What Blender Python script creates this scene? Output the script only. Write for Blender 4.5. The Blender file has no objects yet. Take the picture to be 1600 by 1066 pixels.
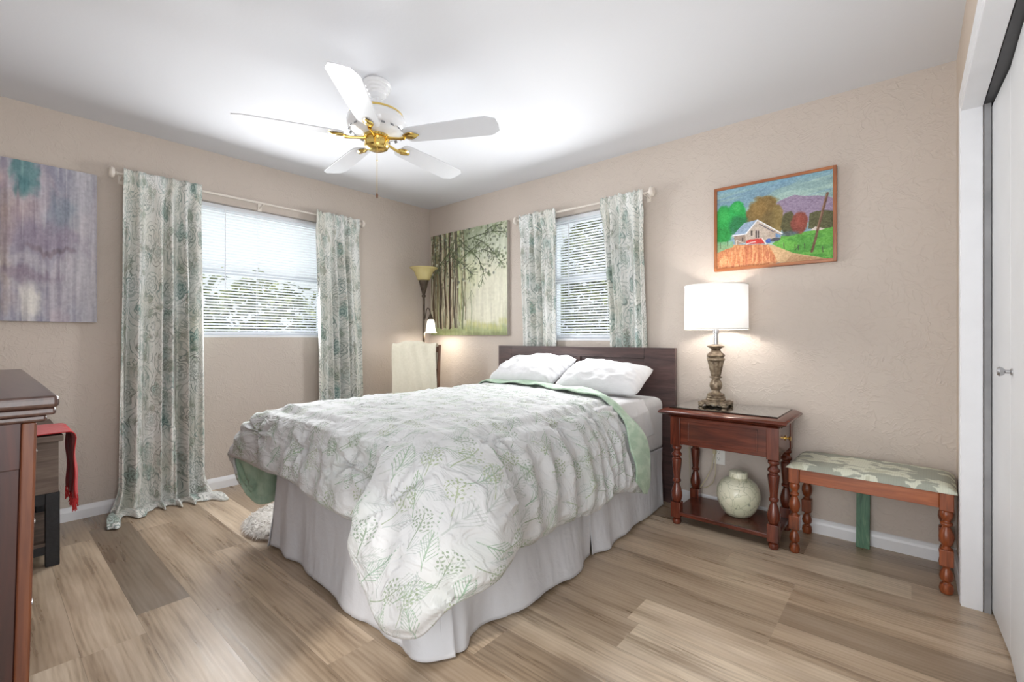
import bpy, math, random
import numpy as np
from mathutils import Matrix, Vector

S = bpy.context.scene
COL = S.collection
PI = math.pi

# ------------------------------------------------------------------ camera, world, lights, exposure
cd = bpy.data.cameras.new('camera')
cam = bpy.data.objects.new('camera', cd)
COL.objects.link(cam)
S.camera = cam
cd.sensor_width = 36
cd.lens = 36 * 720.5 / 1600
cd.shift_y = -5 / 1600
cd.clip_start = 0.05
_d = (-.6547, .7559, 0)
_r = (.7559, .6547, 0)
cam.matrix_world = Matrix(((_r[0], 0, -_d[0], 3.82), (_r[1], 0, -_d[1], -3.09), (0, 1, 0, 1.098), (0, 0, 0, 1)))

S.view_settings.view_transform = 'Standard'
S.view_settings.look = 'None'
S.view_settings.gamma = 1
S.view_settings.use_curve_mapping = False
S.view_settings.exposure = 0.12
S.cycles.max_bounces = 16
S.cycles.diffuse_bounces = 10
S.cycles.transparent_max_bounces = 16

w = bpy.data.worlds.new('daylight_sky')
S.world = w
w.use_nodes = True
_bg = w.node_tree.nodes['Background']
_bg.inputs[0].default_value = (.96, .98, 1, 1)
_bg.inputs[1].default_value = 1.0


def lamp(name, kind, loc, energy, color=(1, 1, 1), rot=(0, 0, 0), **kw):
    l = bpy.data.lights.new(name, kind)
    l.energy = energy
    l.color = color
    for k, v in kw.items():
        setattr(l, k, v)
    o = bpy.data.objects.new(name, l)
    COL.objects.link(o)
    o.location = loc
    o.rotation_euler = rot
    return o


lamp('sun', 'SUN', (0, 0, 6), 1.5, (1, .96, .9), (math.radians(38), math.radians(22), 0), angle=.05)
# fill light added behind the camera, shining through an invented glazed opening
lamp('fill_behind_camera', 'AREA', (3.3, -6.0, 1.25), 330, (.96, .98, 1), Vector((0, 1, .06)).to_track_quat('-Z', 'Y').to_euler(),
     shape='RECTANGLE', size=5.5, size_y=3.0)
# added side fill, let in by an unseen made-up doorway in the right wall
lamp('fill_right_side', 'AREA', (5.3, -2.75, 1.4), 48, (.97, .985, 1), Vector((-1, 0, .05)).to_track_quat('-Z', 'Y').to_euler(),
     shape='RECTANGLE', size=1.5, size_y=2.0)
# upward fill spot added near the camera, standing in for a bounced flash
lamp('ceiling_bounce_fill', 'SPOT', (3.3, -2.3, .8), 17, (.97, .985, 1), Vector((-.12, .12, .95)).to_track_quat('-Z', 'Y').to_euler(), spot_size=math.radians(160), spot_blend=1., shadow_soft_size=.45)
# daylight entering by the two windows in the picture (outside the panes)
lamp('daylight_left_window', 'AREA', (-.45, -1.66, 1.62), 16, (.93, .97, 1), (0, math.radians(-90), 0),
     shape='RECTANGLE', size=1.2, size_y=1.3)
lamp('daylight_back_window', 'AREA', (1.86, .45, 1.62), 9, (.93, .97, 1), (math.radians(-90), 0, 0),
     shape='RECTANGLE', size=.8, size_y=1.1)

# the part of that daylight the blinds pass on into the room
lamp('daylight_through_left_blind', 'AREA', (.13, -1.67, 1.52), 30, (.98, .99, 1), (0, math.radians(-82), 0),
     shape='RECTANGLE', size=.8, size_y=.8)
lamp('daylight_through_back_blind', 'AREA', (1.88, -.13, 1.52), 22, (.98, .99, 1), (math.radians(-82), 0, 0),
     shape='RECTANGLE', size=.45, size_y=.8)

# ------------------------------------------------------------------ colour and node helpers
def L(c):
    """sRGB 0-255 -> linear"""
    return tuple((v / 255 / 12.92) if v / 255 <= .04045 else ((v / 255 + .055) / 1.055) ** 2.4 for v in c)


def L4(c):
    return L(c) + (1,)


class V:
    """node socket with arithmetic"""
    def __init__(s, nt, sock):
        s.nt, s.s = nt, sock

    def _m(s, op, *a):
        n = s.nt.nodes.new('ShaderNodeMath')
        n.operation = op
        for i, x in enumerate((s,) + a):
            if isinstance(x, V):
                s.nt.links.new(x.s, n.inputs[i])
            else:
                n.inputs[i].default_value = x
        return V(s.nt, n.outputs[0])

    def __add__(s, o): return s._m('ADD', o)
    def __radd__(s, o): return s._m('ADD', o)
    def __sub__(s, o): return s._m('SUBTRACT', o)
    def __rsub__(s, o): return (s * -1) + o
    def __mul__(s, o): return s._m('MULTIPLY', o)
    __rmul__ = __mul__
    def __truediv__(s, o): return s._m('DIVIDE', o)
    def abs(s): return s._m('ABSOLUTE')
    def frac(s): return s._m('FRACT')
    def sin(s): return s._m('SINE')
    def cos(s): return s._m('COSINE')
    def sqrt(s): return s._m('SQRT')
    def lt(s, o): return s._m('LESS_THAN', o)
    def gt(s, o): return s._m('GREATER_THAN', o)
    def mx(s, o): return s._m('MAXIMUM', o)
    def mn(s, o): return s._m('MINIMUM', o)
    def pw(s, o): return s._m('POWER', o)
    def atan2(s, o): return s._m('ARCTAN2', o)

    def smooth(s, a, b, lo=0., hi=1.):
        n = s.nt.nodes.new('ShaderNodeMapRange')
        n.interpolation_type = 'SMOOTHSTEP'
        s.nt.links.new(s.s, n.inputs[0])
        for i, x in enumerate((a, b, lo, hi)):
            n.inputs[i + 1].default_value = x
        return V(s.nt, n.outputs[0])


class G:
    """graph builder around one material"""
    def __init__(s, name):
        s.m = bpy.data.materials.new(name)
        s.m.use_nodes = True
        s.nt = s.m.node_tree
        s.b = s.nt.nodes['Principled BSDF']

    def node(s, t, ins=None, **kw):
        n = s.nt.nodes.new(t)
        for k, v in kw.items():
            setattr(n, k, v)
        for k, v in (ins or {}).items():
            if isinstance(v, V):
                s.nt.links.new(v.s, n.inputs[k])
            else:
                n.inputs[k].default_value = v
        return n

    def coord(s, kind='Object', scale=(1, 1, 1), loc=(0, 0, 0), rot=(0, 0, 0)):
        t = s.node('ShaderNodeTexCoord')
        mp = s.node('ShaderNodeMapping', {'Scale': scale, 'Location': loc, 'Rotation': rot})
        s.nt.links.new(t.outputs[kind], mp.inputs[0])
        return V(s.nt, mp.outputs[0])

    def noise(s, vec, scale=5., detail=3., rough=.5, dist=0.):
        n = s.node('ShaderNodeTexNoise', {'Vector': vec, 'Scale': scale, 'Detail': detail, 'Roughness': rough, 'Distortion': dist})
        return V(s.nt, n.outputs[0])

    def noisec(s, vec, scale=5., detail=3.):
        n = s.node('ShaderNodeTexNoise', {'Vector': vec, 'Scale': scale, 'Detail': detail})
        return V(s.nt, n.outputs[1])

    def sep(s, vec):
        n = s.node('ShaderNodeSeparateXYZ', {0: vec})
        return [V(s.nt, o) for o in n.outputs]

    def comb(s, x, y, z=0.):
        return V(s.nt, s.node('ShaderNodeCombineXYZ', {0: x, 1: y, 2: z}).outputs[0])

    def vm(s, op, a, b):
        n = s.node('ShaderNodeVectorMath', operation=op)
        for i, x in enumerate((a, b)):
            if isinstance(x, V):
                s.nt.links.new(x.s, n.inputs[i])
            elif isinstance(x, (tuple, list)):
                n.inputs[i].default_value = x
            elif op == 'SCALE':
                n.inputs[3].default_value = x
        return V(s.nt, n.outputs[0])

    def ramp(s, fac, stops, interp='LINEAR'):
        n = s.node('ShaderNodeValToRGB', {0: fac})
        cr = n.color_ramp
        cr.interpolation = interp
        while len(cr.elements) < len(stops):
            cr.elements.new(.5)
        for e, (p, c) in zip(cr.elements, stops):
            e.position = p
            e.color = L4(c)
        return V(s.nt, n.outputs[0])

    def mix(s, fac, a, b, blend='MIX'):
        n = s.node('ShaderNodeMix', data_type='RGBA', blend_type=blend)
        for k, x in ((0, fac), (6, a), (7, b)):
            if isinstance(x, V):
                s.nt.links.new(x.s, n.inputs[k])
            else:
                n.inputs[k].default_value = x if not isinstance(x, tuple) else (x if len(x) == 4 else L4(x))
        return V(s.nt, n.outputs[2])

    def bump(s, h, strength=.3, dist=.01, normal=None):
        n = s.node('ShaderNodeBump', {'Height': h, 'Strength': strength, 'Distance': dist})
        if normal:
            s.nt.links.new(normal.s, n.inputs['Normal'])
        return V(s.nt, n.outputs[0])

    def done(s, color=None, rough=.5, normal=None, **kw):
        I = s.b.inputs
        def put(sock, v):
            if isinstance(v, V):
                s.nt.links.new(v.s, sock)
            else:
                sock.default_value = v
        if color is not None:
            put(I['Base Color'], L4(color) if isinstance(color, tuple) else color)
        put(I['Roughness'], rough)
        if normal is not None:
            put(I['Normal'], normal)
        for k, v in kw.items():
            put(I[k.replace('_', ' ')], v)
        return s.m

    def translucent(s, fac, color):
        """blend a translucent lobe with the principled one (thin cloth, shades)"""
        t = s.node('ShaderNodeBsdfTranslucent')
        if isinstance(color, V):
            s.nt.links.new(color.s, t.inputs[0])
        else:
            t.inputs[0].default_value = L4(color)
        mx = s.node('ShaderNodeMixShader', {0: fac})
        s.nt.links.new(s.b.outputs[0], mx.inputs[1])
        s.nt.links.new(t.outputs[0], mx.inputs[2])
        s.nt.links.new(mx.outputs[0], s.nt.nodes['Material Output'].inputs[0])
        return s.m


M = {}


def plain(name, color, rough=.5, var=.06, scale=30., bump=0., **kw):
    g = G(name)
    c = g.coord()
    n = g.noise(c, scale, 3)
    k = g.mix(1., color, g.ramp(n, [(.3, (int(255 * (1 - var)),) * 3), (.7, (255, 255, 255))]), 'MULTIPLY')
    nm = g.bump(n, bump, .003) if bump else None
    M[name] = g.done(k, rough, nm, **kw)
    return M[name]


def wood(name, c1, c2, c3, axis=0, rough=.35, scale=1., coat=0., grain=1.):
    """grain runs along object axis"""
    g = G(name)
    sc = [16. * scale] * 3
    sc[axis] = 1.3 * scale
    v = g.coord('Object', tuple(sc))
    n1 = g.noise(v, 1.3, 4, .6, 1.2)
    v2 = g.coord('Object', tuple(x * 7 for x in sc))
    n2 = g.noise(v2, 1.0, 3, .6)
    f = n1 * .75 + n2 * .25 * grain
    M[name] = g.done(g.ramp(f, [(.32, c1), (.5, c2), (.68, c3)]), rough, g.bump(n2, .08, .002), Coat_Weight=coat, Coat_Roughness=.15)
    return M[name]


# ---- wall plaster (skip-trowel ridges are relief, the paint is one colour)
def wallmat(name, color):
    g = G(name)
    v = g.coord('Object')
    wv = g.vm('ADD', v, g.vm('SCALE', g.noisec(v, 5., 3), .22))
    r1 = (g.noise(wv, 9., 3, .55, .5) - .5).abs().smooth(0., .035, 1., 0.)
    r2 = (g.noise(g.vm('ADD', wv, (3, 5, 7)), 17., 2, .5, .4) - .5).abs().smooth(0., .05, 1., 0.)
    patch = g.noise(v, 5., 2).smooth(.42, .6)
    h = r1 * patch * .8 + r2 * .5 + g.noise(v, 75, 3) * .45 + g.noise(v, 16, 3) * .9
    col = g.mix(1., color, g.ramp(g.noise(v, 1.5, 3), [(.3, (248, 248, 248)), (.7, (255, 255, 255))]), 'MULTIPLY')
    M[name] = g.done(col, .5, g.bump(h, .36, .005), Specular_IOR_Level=.35)


wallmat('wall_paint', (198, 187, 177))
wallmat('wall_paint_peach', (204, 188, 172))
g = G('ceiling_paint')
v = g.coord('Object')
M['ceiling_paint'] = g.done((212, 214, 219), .7, g.bump(g.noise(v, 14, 4) * .7 + g.noise(v, 70, 2) * .3, .18, .004))
plain('white_trim', (232, 233, 236), .35, .02, 8)
plain('white_door', (226, 227, 229), .4, .02, 4)
plain('grey_jamb', (150, 150, 152), .5, .15, 8)
plain('dark_track', (70, 70, 72), .5)

# ---- floor planks: tone per plank from the mesh, grain in plank coordinates
g = G('vinyl_plank')
uv = g.coord('UV')
at = g.node('ShaderNodeAttribute', attribute_name='tone')
tr, tg, tb = g.sep(V(g.nt, at.outputs['Color']))
ux, uy, _ = g.sep(uv)
pv = g.comb(ux + tg * 37, uy + tb * 11, tr * 9)
stretch = g.vm('MULTIPLY', pv, (1., 9., 1.))
big = g.noise(stretch, 1.5, 4, .6, .25)
rings = g.node('ShaderNodeTexWave', {'Vector': g.vm('MULTIPLY', pv, (.55, 6., 1.)), 'Scale': 2.6, 'Distortion': 9., 'Detail': 3., 'Detail Scale': 1.3, 'Detail Roughness': .6}, wave_type='BANDS', bands_direction='Y')
rings = V(g.nt, rings.outputs[1])
fine = g.noise(g.vm('MULTIPLY', pv, (5., 110., 1.)), 1., 4, .65)
base = g.ramp(tr, [(0., (132, 118, 103)), (.3, (166, 148, 128)), (.6, (204, 184, 161)), (1., (234, 218, 196))])
k = big * .70 + rings * .09 + fine * .21
c2 = g.mix(1., base, g.ramp(k, [(.32, (176, 168, 160)), (.5, (232, 228, 222)), (.68, (255, 255, 255))]), 'MULTIPLY')
blot = g.noise(g.vm('MULTIPLY', pv, (1.2, 4.5, 1.)), 1.8, 3).smooth(.42, .8)
c2 = g.mix(blot * .42, c2, (124, 100, 78))
vy = (uy - .0895).abs()
seam = vy.smooth(.0882, .0893)
c2 = g.mix(seam * .45, c2, (70, 58, 48))
M['vinyl_plank'] = g.done(c2, big.smooth(.3, .8, .26, .42), g.bump(fine * .6 + rings * .4 - seam * 1.2, .06, .003))

# ---- cloths
def weave(g, v, s=900.):
    x, y, _ = g.sep(v)
    return (x * s).sin() * (y * s).sin()


def sprig_layer(g, uv, scale, seed, kind):
    """one botanical motif per Voronoi cell, turned at random: kind 0 fern spray, kind 1 berry umbel"""
    v = g.vm('ADD', uv, (seed * 3.7, seed * 1.9, 0))
    vo = g.node('ShaderNodeTexVoronoi', {'Vector': v, 'Scale': scale, 'Randomness': .72}, voronoi_dimensions='2D')
    x, y, _ = g.sep(v)
    px, py, _ = g.sep(V(g.nt, vo.outputs['Position']))
    r, gg, b = g.sep(V(g.nt, vo.outputs['Color']))
    dx, dy = (x - px) * scale, (y - py) * scale
    a = r * 2.2 - 1.1
    ca, sa = a.cos(), a.sin()
    u = dx * ca - dy * sa
    t = dx * sa + dy * ca + .42
    u = u - (t * 2.6).sin() * .18 * (gg - .3)
    au = u.abs()
    ok = t.gt(0.) * t.lt(.86)
    stem = au.lt(.013) * ok
    if kind == 0:
        q = (t - au * 1.7)
        line = ((q * 10).frac() - .5).abs().lt(.11)
        prof = (t * 3.6).sin().mx(0.) * .17 + .02
        br = line * au.lt(prof) * q.gt(.08) * t.lt(1.)
        tip = ((q * 11).frac() - .5).abs().lt(.2) * au.gt(prof - .03) * au.lt(prof) * q.gt(.08)
        m = stem.mx(br).mx(tip)
    else:
        q = (t - au * .95)
        line = ((q * 6).frac() - .5).abs().lt(.045)
        prof = .24
        br = line * au.lt(.22) * q.gt(.12) * q.lt(.62)
        cx = ((u * 11 + (t * 24).sin() * .28 + gg * 3).frac() - .5)
        cy = ((t * 11 + (u * 20).sin() * .35).frac() - .5)
        dot = (cx * cx + cy * cy).sqrt().lt(.30)
        rr = (u * u + (t - .62) * (t - .62)).sqrt()
        m = stem.mx(br * rr.lt(.3)).mx(dot * rr.lt(.27) * rr.gt(.07))
    keep = V(g.nt, g.node('ShaderNodeTexNoise', {'Vector': v, 'Scale': 40., 'Detail': 2.}).outputs[0]).smooth(.3, .46)
    return m * keep * gg.smooth(0., .15), b


g = G('comforter_cloth')
uv = g.coord('UV')
wv = g.vm('ADD', uv, g.vm('SCALE', g.noisec(uv, 7., 2), .03))
m1, b1 = sprig_layer(g, wv, 6.6, 1., 0)
m2, b2 = sprig_layer(g, wv, 7.2, 2., 1)
m3, b3 = sprig_layer(g, wv, 7.8, 3., 0)
m4, b4 = sprig_layer(g, wv, 5.6, 5., 0)
c = g.mix(g.noise(uv, 3., 3).smooth(.52, .7) * .22, (186, 187, 188), (168, 181, 171))
c = g.mix(m4 * .5, c, (138, 148, 140))
c = g.mix(m1 * .75, c, g.ramp(b1, [(0., (100, 136, 106)), (1., (130, 150, 122))]))
c = g.mix(m3 * .6, c, (140, 150, 146))
c = g.mix(m2 * .8, c, g.ramp(b2, [(0., (104, 124, 102)), (1., (140, 152, 118))]))
h = g.noise(uv, 26, 3) * .5 + (g.noise(g.vm('MULTIPLY', uv, (1., 1.6, 1.)), 9, 3, .5, .8) - .5).abs().smooth(0., .12, 1., 0.) * .5
M['comforter_cloth'] = g.done(c, .75, g.bump(h, .5, .012), Sheen_Weight=.15)
g = G('mint_cloth')
uv = g.coord('UV')
M['mint_cloth'] = g.done(g.mix(g.noise(uv, 14, 4).smooth(.4, .65) * .6, (146, 170, 148), (180, 198, 178)), .7, g.bump(g.noise(uv, 30, 3), .4, .01), Sheen_Weight=.2)
g = G('white_cotton')
v = g.coord('Object')
g.done((202, 202, 204), .8, g.bump(g.noise(v, 9, 4, .55, .6), .5, .02), Sheen_Weight=.15)
M['white_cotton'] = g.m
g = G('skirt_cotton')
v = g.coord('Object')
M['skirt_cotton'] = g.done((196, 197, 201), .8, g.bump(g.noise(v, 11, 4, .5, .5), .35, .015), Sheen_Weight=.1)
g = G('beige_throw_cloth')
v = g.coord('Object')
M['beige_throw_cloth'] = g.done(g.mix(g.noise(v, 60, 3), (206, 200, 180), (222, 217, 200)), .9, g.bump(g.noise(v, 220, 2) * .4 + g.noise(v, 16, 3) * .6, .5, .01), Sheen_Weight=.3)
g = G('red_wool')
v = g.coord('Object')
M['red_wool'] = g.done(g.mix(g.noise(v, 90, 3), (150, 6, 12), (200, 16, 22)), .85, g.bump(g.noise(v, 300, 2), .5, .004), Sheen_Weight=.3)

# curtain print: scrolling leaves and flower heads in teal, sage and taupe outline on ivory
g = G('curtain_print')
uv = g.coord('UV')
wv = g.vm('ADD', uv, g.vm('SCALE', g.noisec(uv, 9., 2), .05))


def flower_layer(g, uv, scale, seed, petals, w):
    v = g.vm('ADD', uv, (seed * 2.3, seed * 4.1, 0))
    vo = g.node('ShaderNodeTexVoronoi', {'Vector': v, 'Scale': scale, 'Randomness': .85}, voronoi_dimensions='2D')
    x, y, _ = g.sep(v)
    px, py, _ = g.sep(V(g.nt, vo.outputs['Position']))
    r, gg, b = g.sep(V(g.nt, vo.outputs['Color']))
    dx, dy = (x - px) * scale, (y - py) * scale
    rad = (dx * dx + dy * dy).sqrt()
    th = dy.atan2(dx) + r * 6.28
    prof = ((th * (petals / 2)).cos().abs() * .38 + .62) * (.42)
    q = rad / prof
    out = (q - 1).abs().lt(w * 2.2)
    inn = (q - .62).abs().lt(w * 1.6) * gg.gt(.3)
    core = (q - .3).abs().lt(w * 1.8)
    swirl = (((rad * 7 + th * .95) / 1.2).frac() - .5).abs().lt(.1) * q.gt(1.1) * q.lt(2.1)
    return out.mx(inn).mx(core).mx(swirl), q, b


f1, q1, b1 = flower_layer(g, wv, 5.6, 1., 6, .045)
f2, q2, b2 = flower_layer(g, wv, 12.5, 2., 4, .06)
teal = g.noise(uv, 6.5, 3).smooth(.5, .62)
sage = g.noise(g.vm('ADD', uv, (7, 3, 0)), 7.5, 3).smooth(.5, .62)
c = g.mix(1., (242, 243, 242), g.ramp(g.noise(uv, 2.5, 2), [(.3, (240, 238, 230)), (.7, (255, 255, 255))]), 'MULTIPLY')
c = g.mix(q1.lt(.98) * b1.gt(.45) * teal * .5, c, (150, 184, 178))
c = g.mix(q1.lt(.6) * b1.gt(.45) * .3, c, (160, 184, 176))
c = g.mix(q2.lt(1.) * sage * b2.gt(.4) * .45, c, (150, 172, 150))
c = g.mix(f1 * (teal * .35 + .36), c, g.ramp(b1, [(0., (128, 136, 130)), (.5, (84, 130, 126)), (1., (126, 120, 110))]))
c = g.mix(f2 * (sage * .5 + .16), c, g.ramp(b2, [(0., (112, 142, 126)), (1., (160, 150, 136))]))
g.done(c, .8, g.bump(g.noise(uv, 120, 2), .15, .003))
M['curtain_print'] = g.translucent(.16, c)

# stone-like print of the bench seat
g = G('bench_upholstery')
v = g.coord('Object')
wv = g.vm('ADD', v, g.vm('SCALE', g.noisec(v, 22., 2), .06))
n = g.noise(g.vm('MULTIPLY', wv, (1., 2.2, 1.)), 6.5, 2)
stripe = g.sep(v)[0]
c = g.mix(n.smooth(.5, .52), (158, 162, 150), (210, 213, 196))
c = g.mix(n.smooth(.62, .63), c, (190, 192, 172))
c = g.mix((stripe * 700).sin().smooth(.2, 1.) * .1, c, (120, 124, 116))
M['bench_upholstery'] = g.done(c, .8, g.bump(g.noise(v, 250, 2), .3, .003))

wood('cherry_x', (48, 19, 12), (90, 40, 26), (120, 60, 42), 0, .25, 1., .35)
wood('cherry_y', (48, 19, 12), (90, 40, 26), (120, 60, 42), 1, .25, 1., .35)
wood('cherry_z', (50, 20, 12), (96, 42, 26), (126, 64, 42), 2, .25, 1., .35)
wood('dresser_z', (32, 11, 7), (52, 20, 13), (72, 31, 20), 2, .42, .8, .05)
wood('dresser_edge_z', (60, 27, 12), (88, 44, 22), (110, 62, 34), 2, .42, 1., .05)
wood('dresser_top_x', (48, 30, 26), (66, 44, 38), (84, 60, 52), 0, .28, .8, .3)
wood('orange_wood_x', (108, 50, 22), (150, 78, 38), (178, 102, 58), 0, .32, 1., .2)
wood('orange_wood_z', (66, 28, 13), (130, 64, 30), (170, 92, 50), 2, .32, 1., .2)
wood('espresso_x', (50, 36, 36), (72, 53, 51), (92, 70, 66), 0, .42, 1.2, .1)
wood('espresso_z', (46, 33, 34), (64, 47, 46), (82, 62, 59), 2, .42, 1.2, .1)
wood('greyed_wood_y', (78, 66, 58), (108, 92, 82), (134, 118, 106), 1, .6, 1.)
wood('frame_wood_x', (120, 64, 30), (156, 92, 50), (180, 118, 70), 0, .4, 1., .1)
wood('frame_wood_z', (116, 62, 30), (150, 88, 48), (176, 112, 66), 2, .4, 1., .1)
wood('brown_wood_z', (70, 44, 30), (104, 70, 50), (130, 92, 68), 2, .45)
g = G('green_board_paint')
v = g.coord('Object', (9, 9, 2.2))
M['green_board_paint'] = g.done(g.ramp(g.noise(v, 2., 4, .6, 1.5), [(.3, (46, 84, 62)), (.5, (74, 118, 90)), (.7, (120, 154, 122))]), .5)
plain('black_paint', (38, 38, 42), .55, .25, 60, .3)
plain('brass', (236, 204, 120), .18, .05, 10, 0, Metallic=1.)
plain('fan_white', (228, 229, 231), .16, .01, 5, 0, Coat_Weight=.6, Coat_Roughness=.05)
plain('blade_white', (204, 206, 211), .3, .02, 6, 0, Coat_Weight=.3, Coat_Roughness=.08)
plain('dark_slot', (132, 134, 138), .4)
plain('rod_white', (226, 218, 208), .35, .03)
plain('nickel', (190, 190, 192), .25, .05, 20, 0, Metallic=.9)
plain('bronze', (84, 72, 60), .4, .3, 40, .2, Metallic=.6)
plain('plastic_white', (236, 235, 230), .4, .02)
plain('plastic_slot', (70, 66, 62), .5)
plain('cord_cream', (206, 196, 160), .5)
plain('canvas_edge', (188, 182, 172), .8)
g = G('antique_silver')
v = g.coord('Object')
M['antique_silver'] = g.done(g.ramp(g.noise(v, 40, 3), [(.3, (86, 70, 54)), (.55, (144, 128, 108)), (.75, (180, 166, 144))]), .42, g.bump(g.noise(v, 60, 2), .3, .003), Metallic=.55)
g = G('vase_glaze')
v = g.coord('Object')
wv = g.vm('ADD', v, g.vm('SCALE', g.noisec(v, 12., 2), .12))
vo = g.node('ShaderNodeTexVoronoi', {'Vector': wv, 'Scale': 18.}, feature='DISTANCE_TO_EDGE')
c = g.mix(g.noise(v, 5, 2).smooth(.35, .65), (230, 228, 206), (212, 215, 188))
c = g.mix(V(g.nt, vo.outputs[0]).smooth(0., .05, .55, 0.), c, (136, 148, 112))
c = g.mix(g.noise(v, 22, 2).smooth(.66, .72) * .7, c, (112, 124, 108))
M['vase_glaze'] = g.done(c, .3, g.bump(V(g.nt, vo.outputs[0]).smooth(0., .06), .3, .004), Coat_Weight=.4)
g = G('amber_glass')
v = g.coord('Object')
c = g.mix(g.noise(v, 20, 3), (214, 200, 138), (226, 214, 164))
g.done(c, .25, Coat_Weight=.3)
M['amber_glass'] = g.translucent(.35, c)
g = G('lit_glass')
v = g.coord('Object')
M['lit_glass'] = g.done((250, 248, 236), .3, Emission_Color=L4((255, 248, 226)), Emission_Strength=2.2)
g = G('lit_bulb')
M['lit_bulb'] = g.done((255, 250, 240), .4, Emission_Color=L4((255, 248, 238)), Emission_Strength=130.)
g = G('lampshade_linen')
v = g.coord('Object')
g.done((238, 238, 240), .8, g.bump(g.noise(v, 300, 2), .1, .001), Emission_Color=L4((255, 250, 244)), Emission_Strength=.42)
M['lampshade_linen'] = g.translucent(.16, (246, 244, 240))
g = G('tabletop_glass')
t = g.node('ShaderNodeBsdfTransparent')
t.inputs[0].default_value = L4((232, 246, 238))
gl = g.node('ShaderNodeBsdfGlossy', {'Roughness': .03})
fr = g.node('ShaderNodeFresnel', {'IOR': 1.6})
mx = g.node('ShaderNodeMixShader', {0: (V(g.nt, fr.outputs[0]) * 2.).mn(1.)})
g.nt.links.new(t.outputs[0], mx.inputs[1])
g.nt.links.new(gl.outputs[0], mx.inputs[2])
g.nt.links.new(mx.outputs[0], g.nt.nodes['Material Output'].inputs[0])
M['tabletop_glass'] = g.m
g = G('window_glass')
t = g.node('ShaderNodeBsdfTransparent')
t.inputs[0].default_value = (.93, .95, .95, 1)
gl = g.node('ShaderNodeBsdfGlossy', {'Roughness': .02})
mx = g.node('ShaderNodeMixShader', {0: .06})
g.nt.links.new(t.outputs[0], mx.inputs[1])
g.nt.links.new(gl.outputs[0], mx.inputs[2])
g.nt.links.new(mx.outputs[0], g.nt.nodes['Material Output'].inputs[0])
M['window_glass'] = g.m
g = G('blind_slat')
g.done((236, 238, 242), .4)
M['blind_slat'] = g.translucent(.25, (236, 238, 242))
plain('vinyl_frame', (214, 217, 222), .4, .03)
g = G('foliage')
v = g.coord('Object')
M['foliage'] = g.done(g.ramp(g.noise(v, 9, 4, .7), [(.34, (44, 52, 26)), (.46, (110, 122, 60)), (.56, (176, 182, 110)), (.68, (236, 236, 210))]), .8)
g = G('grass')
v = g.coord('Object')
M['grass'] = g.done(g.ramp(g.noise(v, 5, 5, .7), [(.3, (104, 112, 66)), (.6, (166, 170, 112))]), .9)
plain('stucco_outside', (214, 212, 206), .8, .1, 6)
plain('rug_fur', (236, 232, 226), .9, .1, 60, Sheen_Weight=.4)
g = G('painted_canvas')
at = g.node('ShaderNodeAttribute', attribute_name='paint')
v = g.coord('Object')
M['painted_canvas'] = g.done(V(g.nt, at.outputs['Color']), .6, g.bump(g.noise(v, 160, 3), .25, .002))
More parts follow.
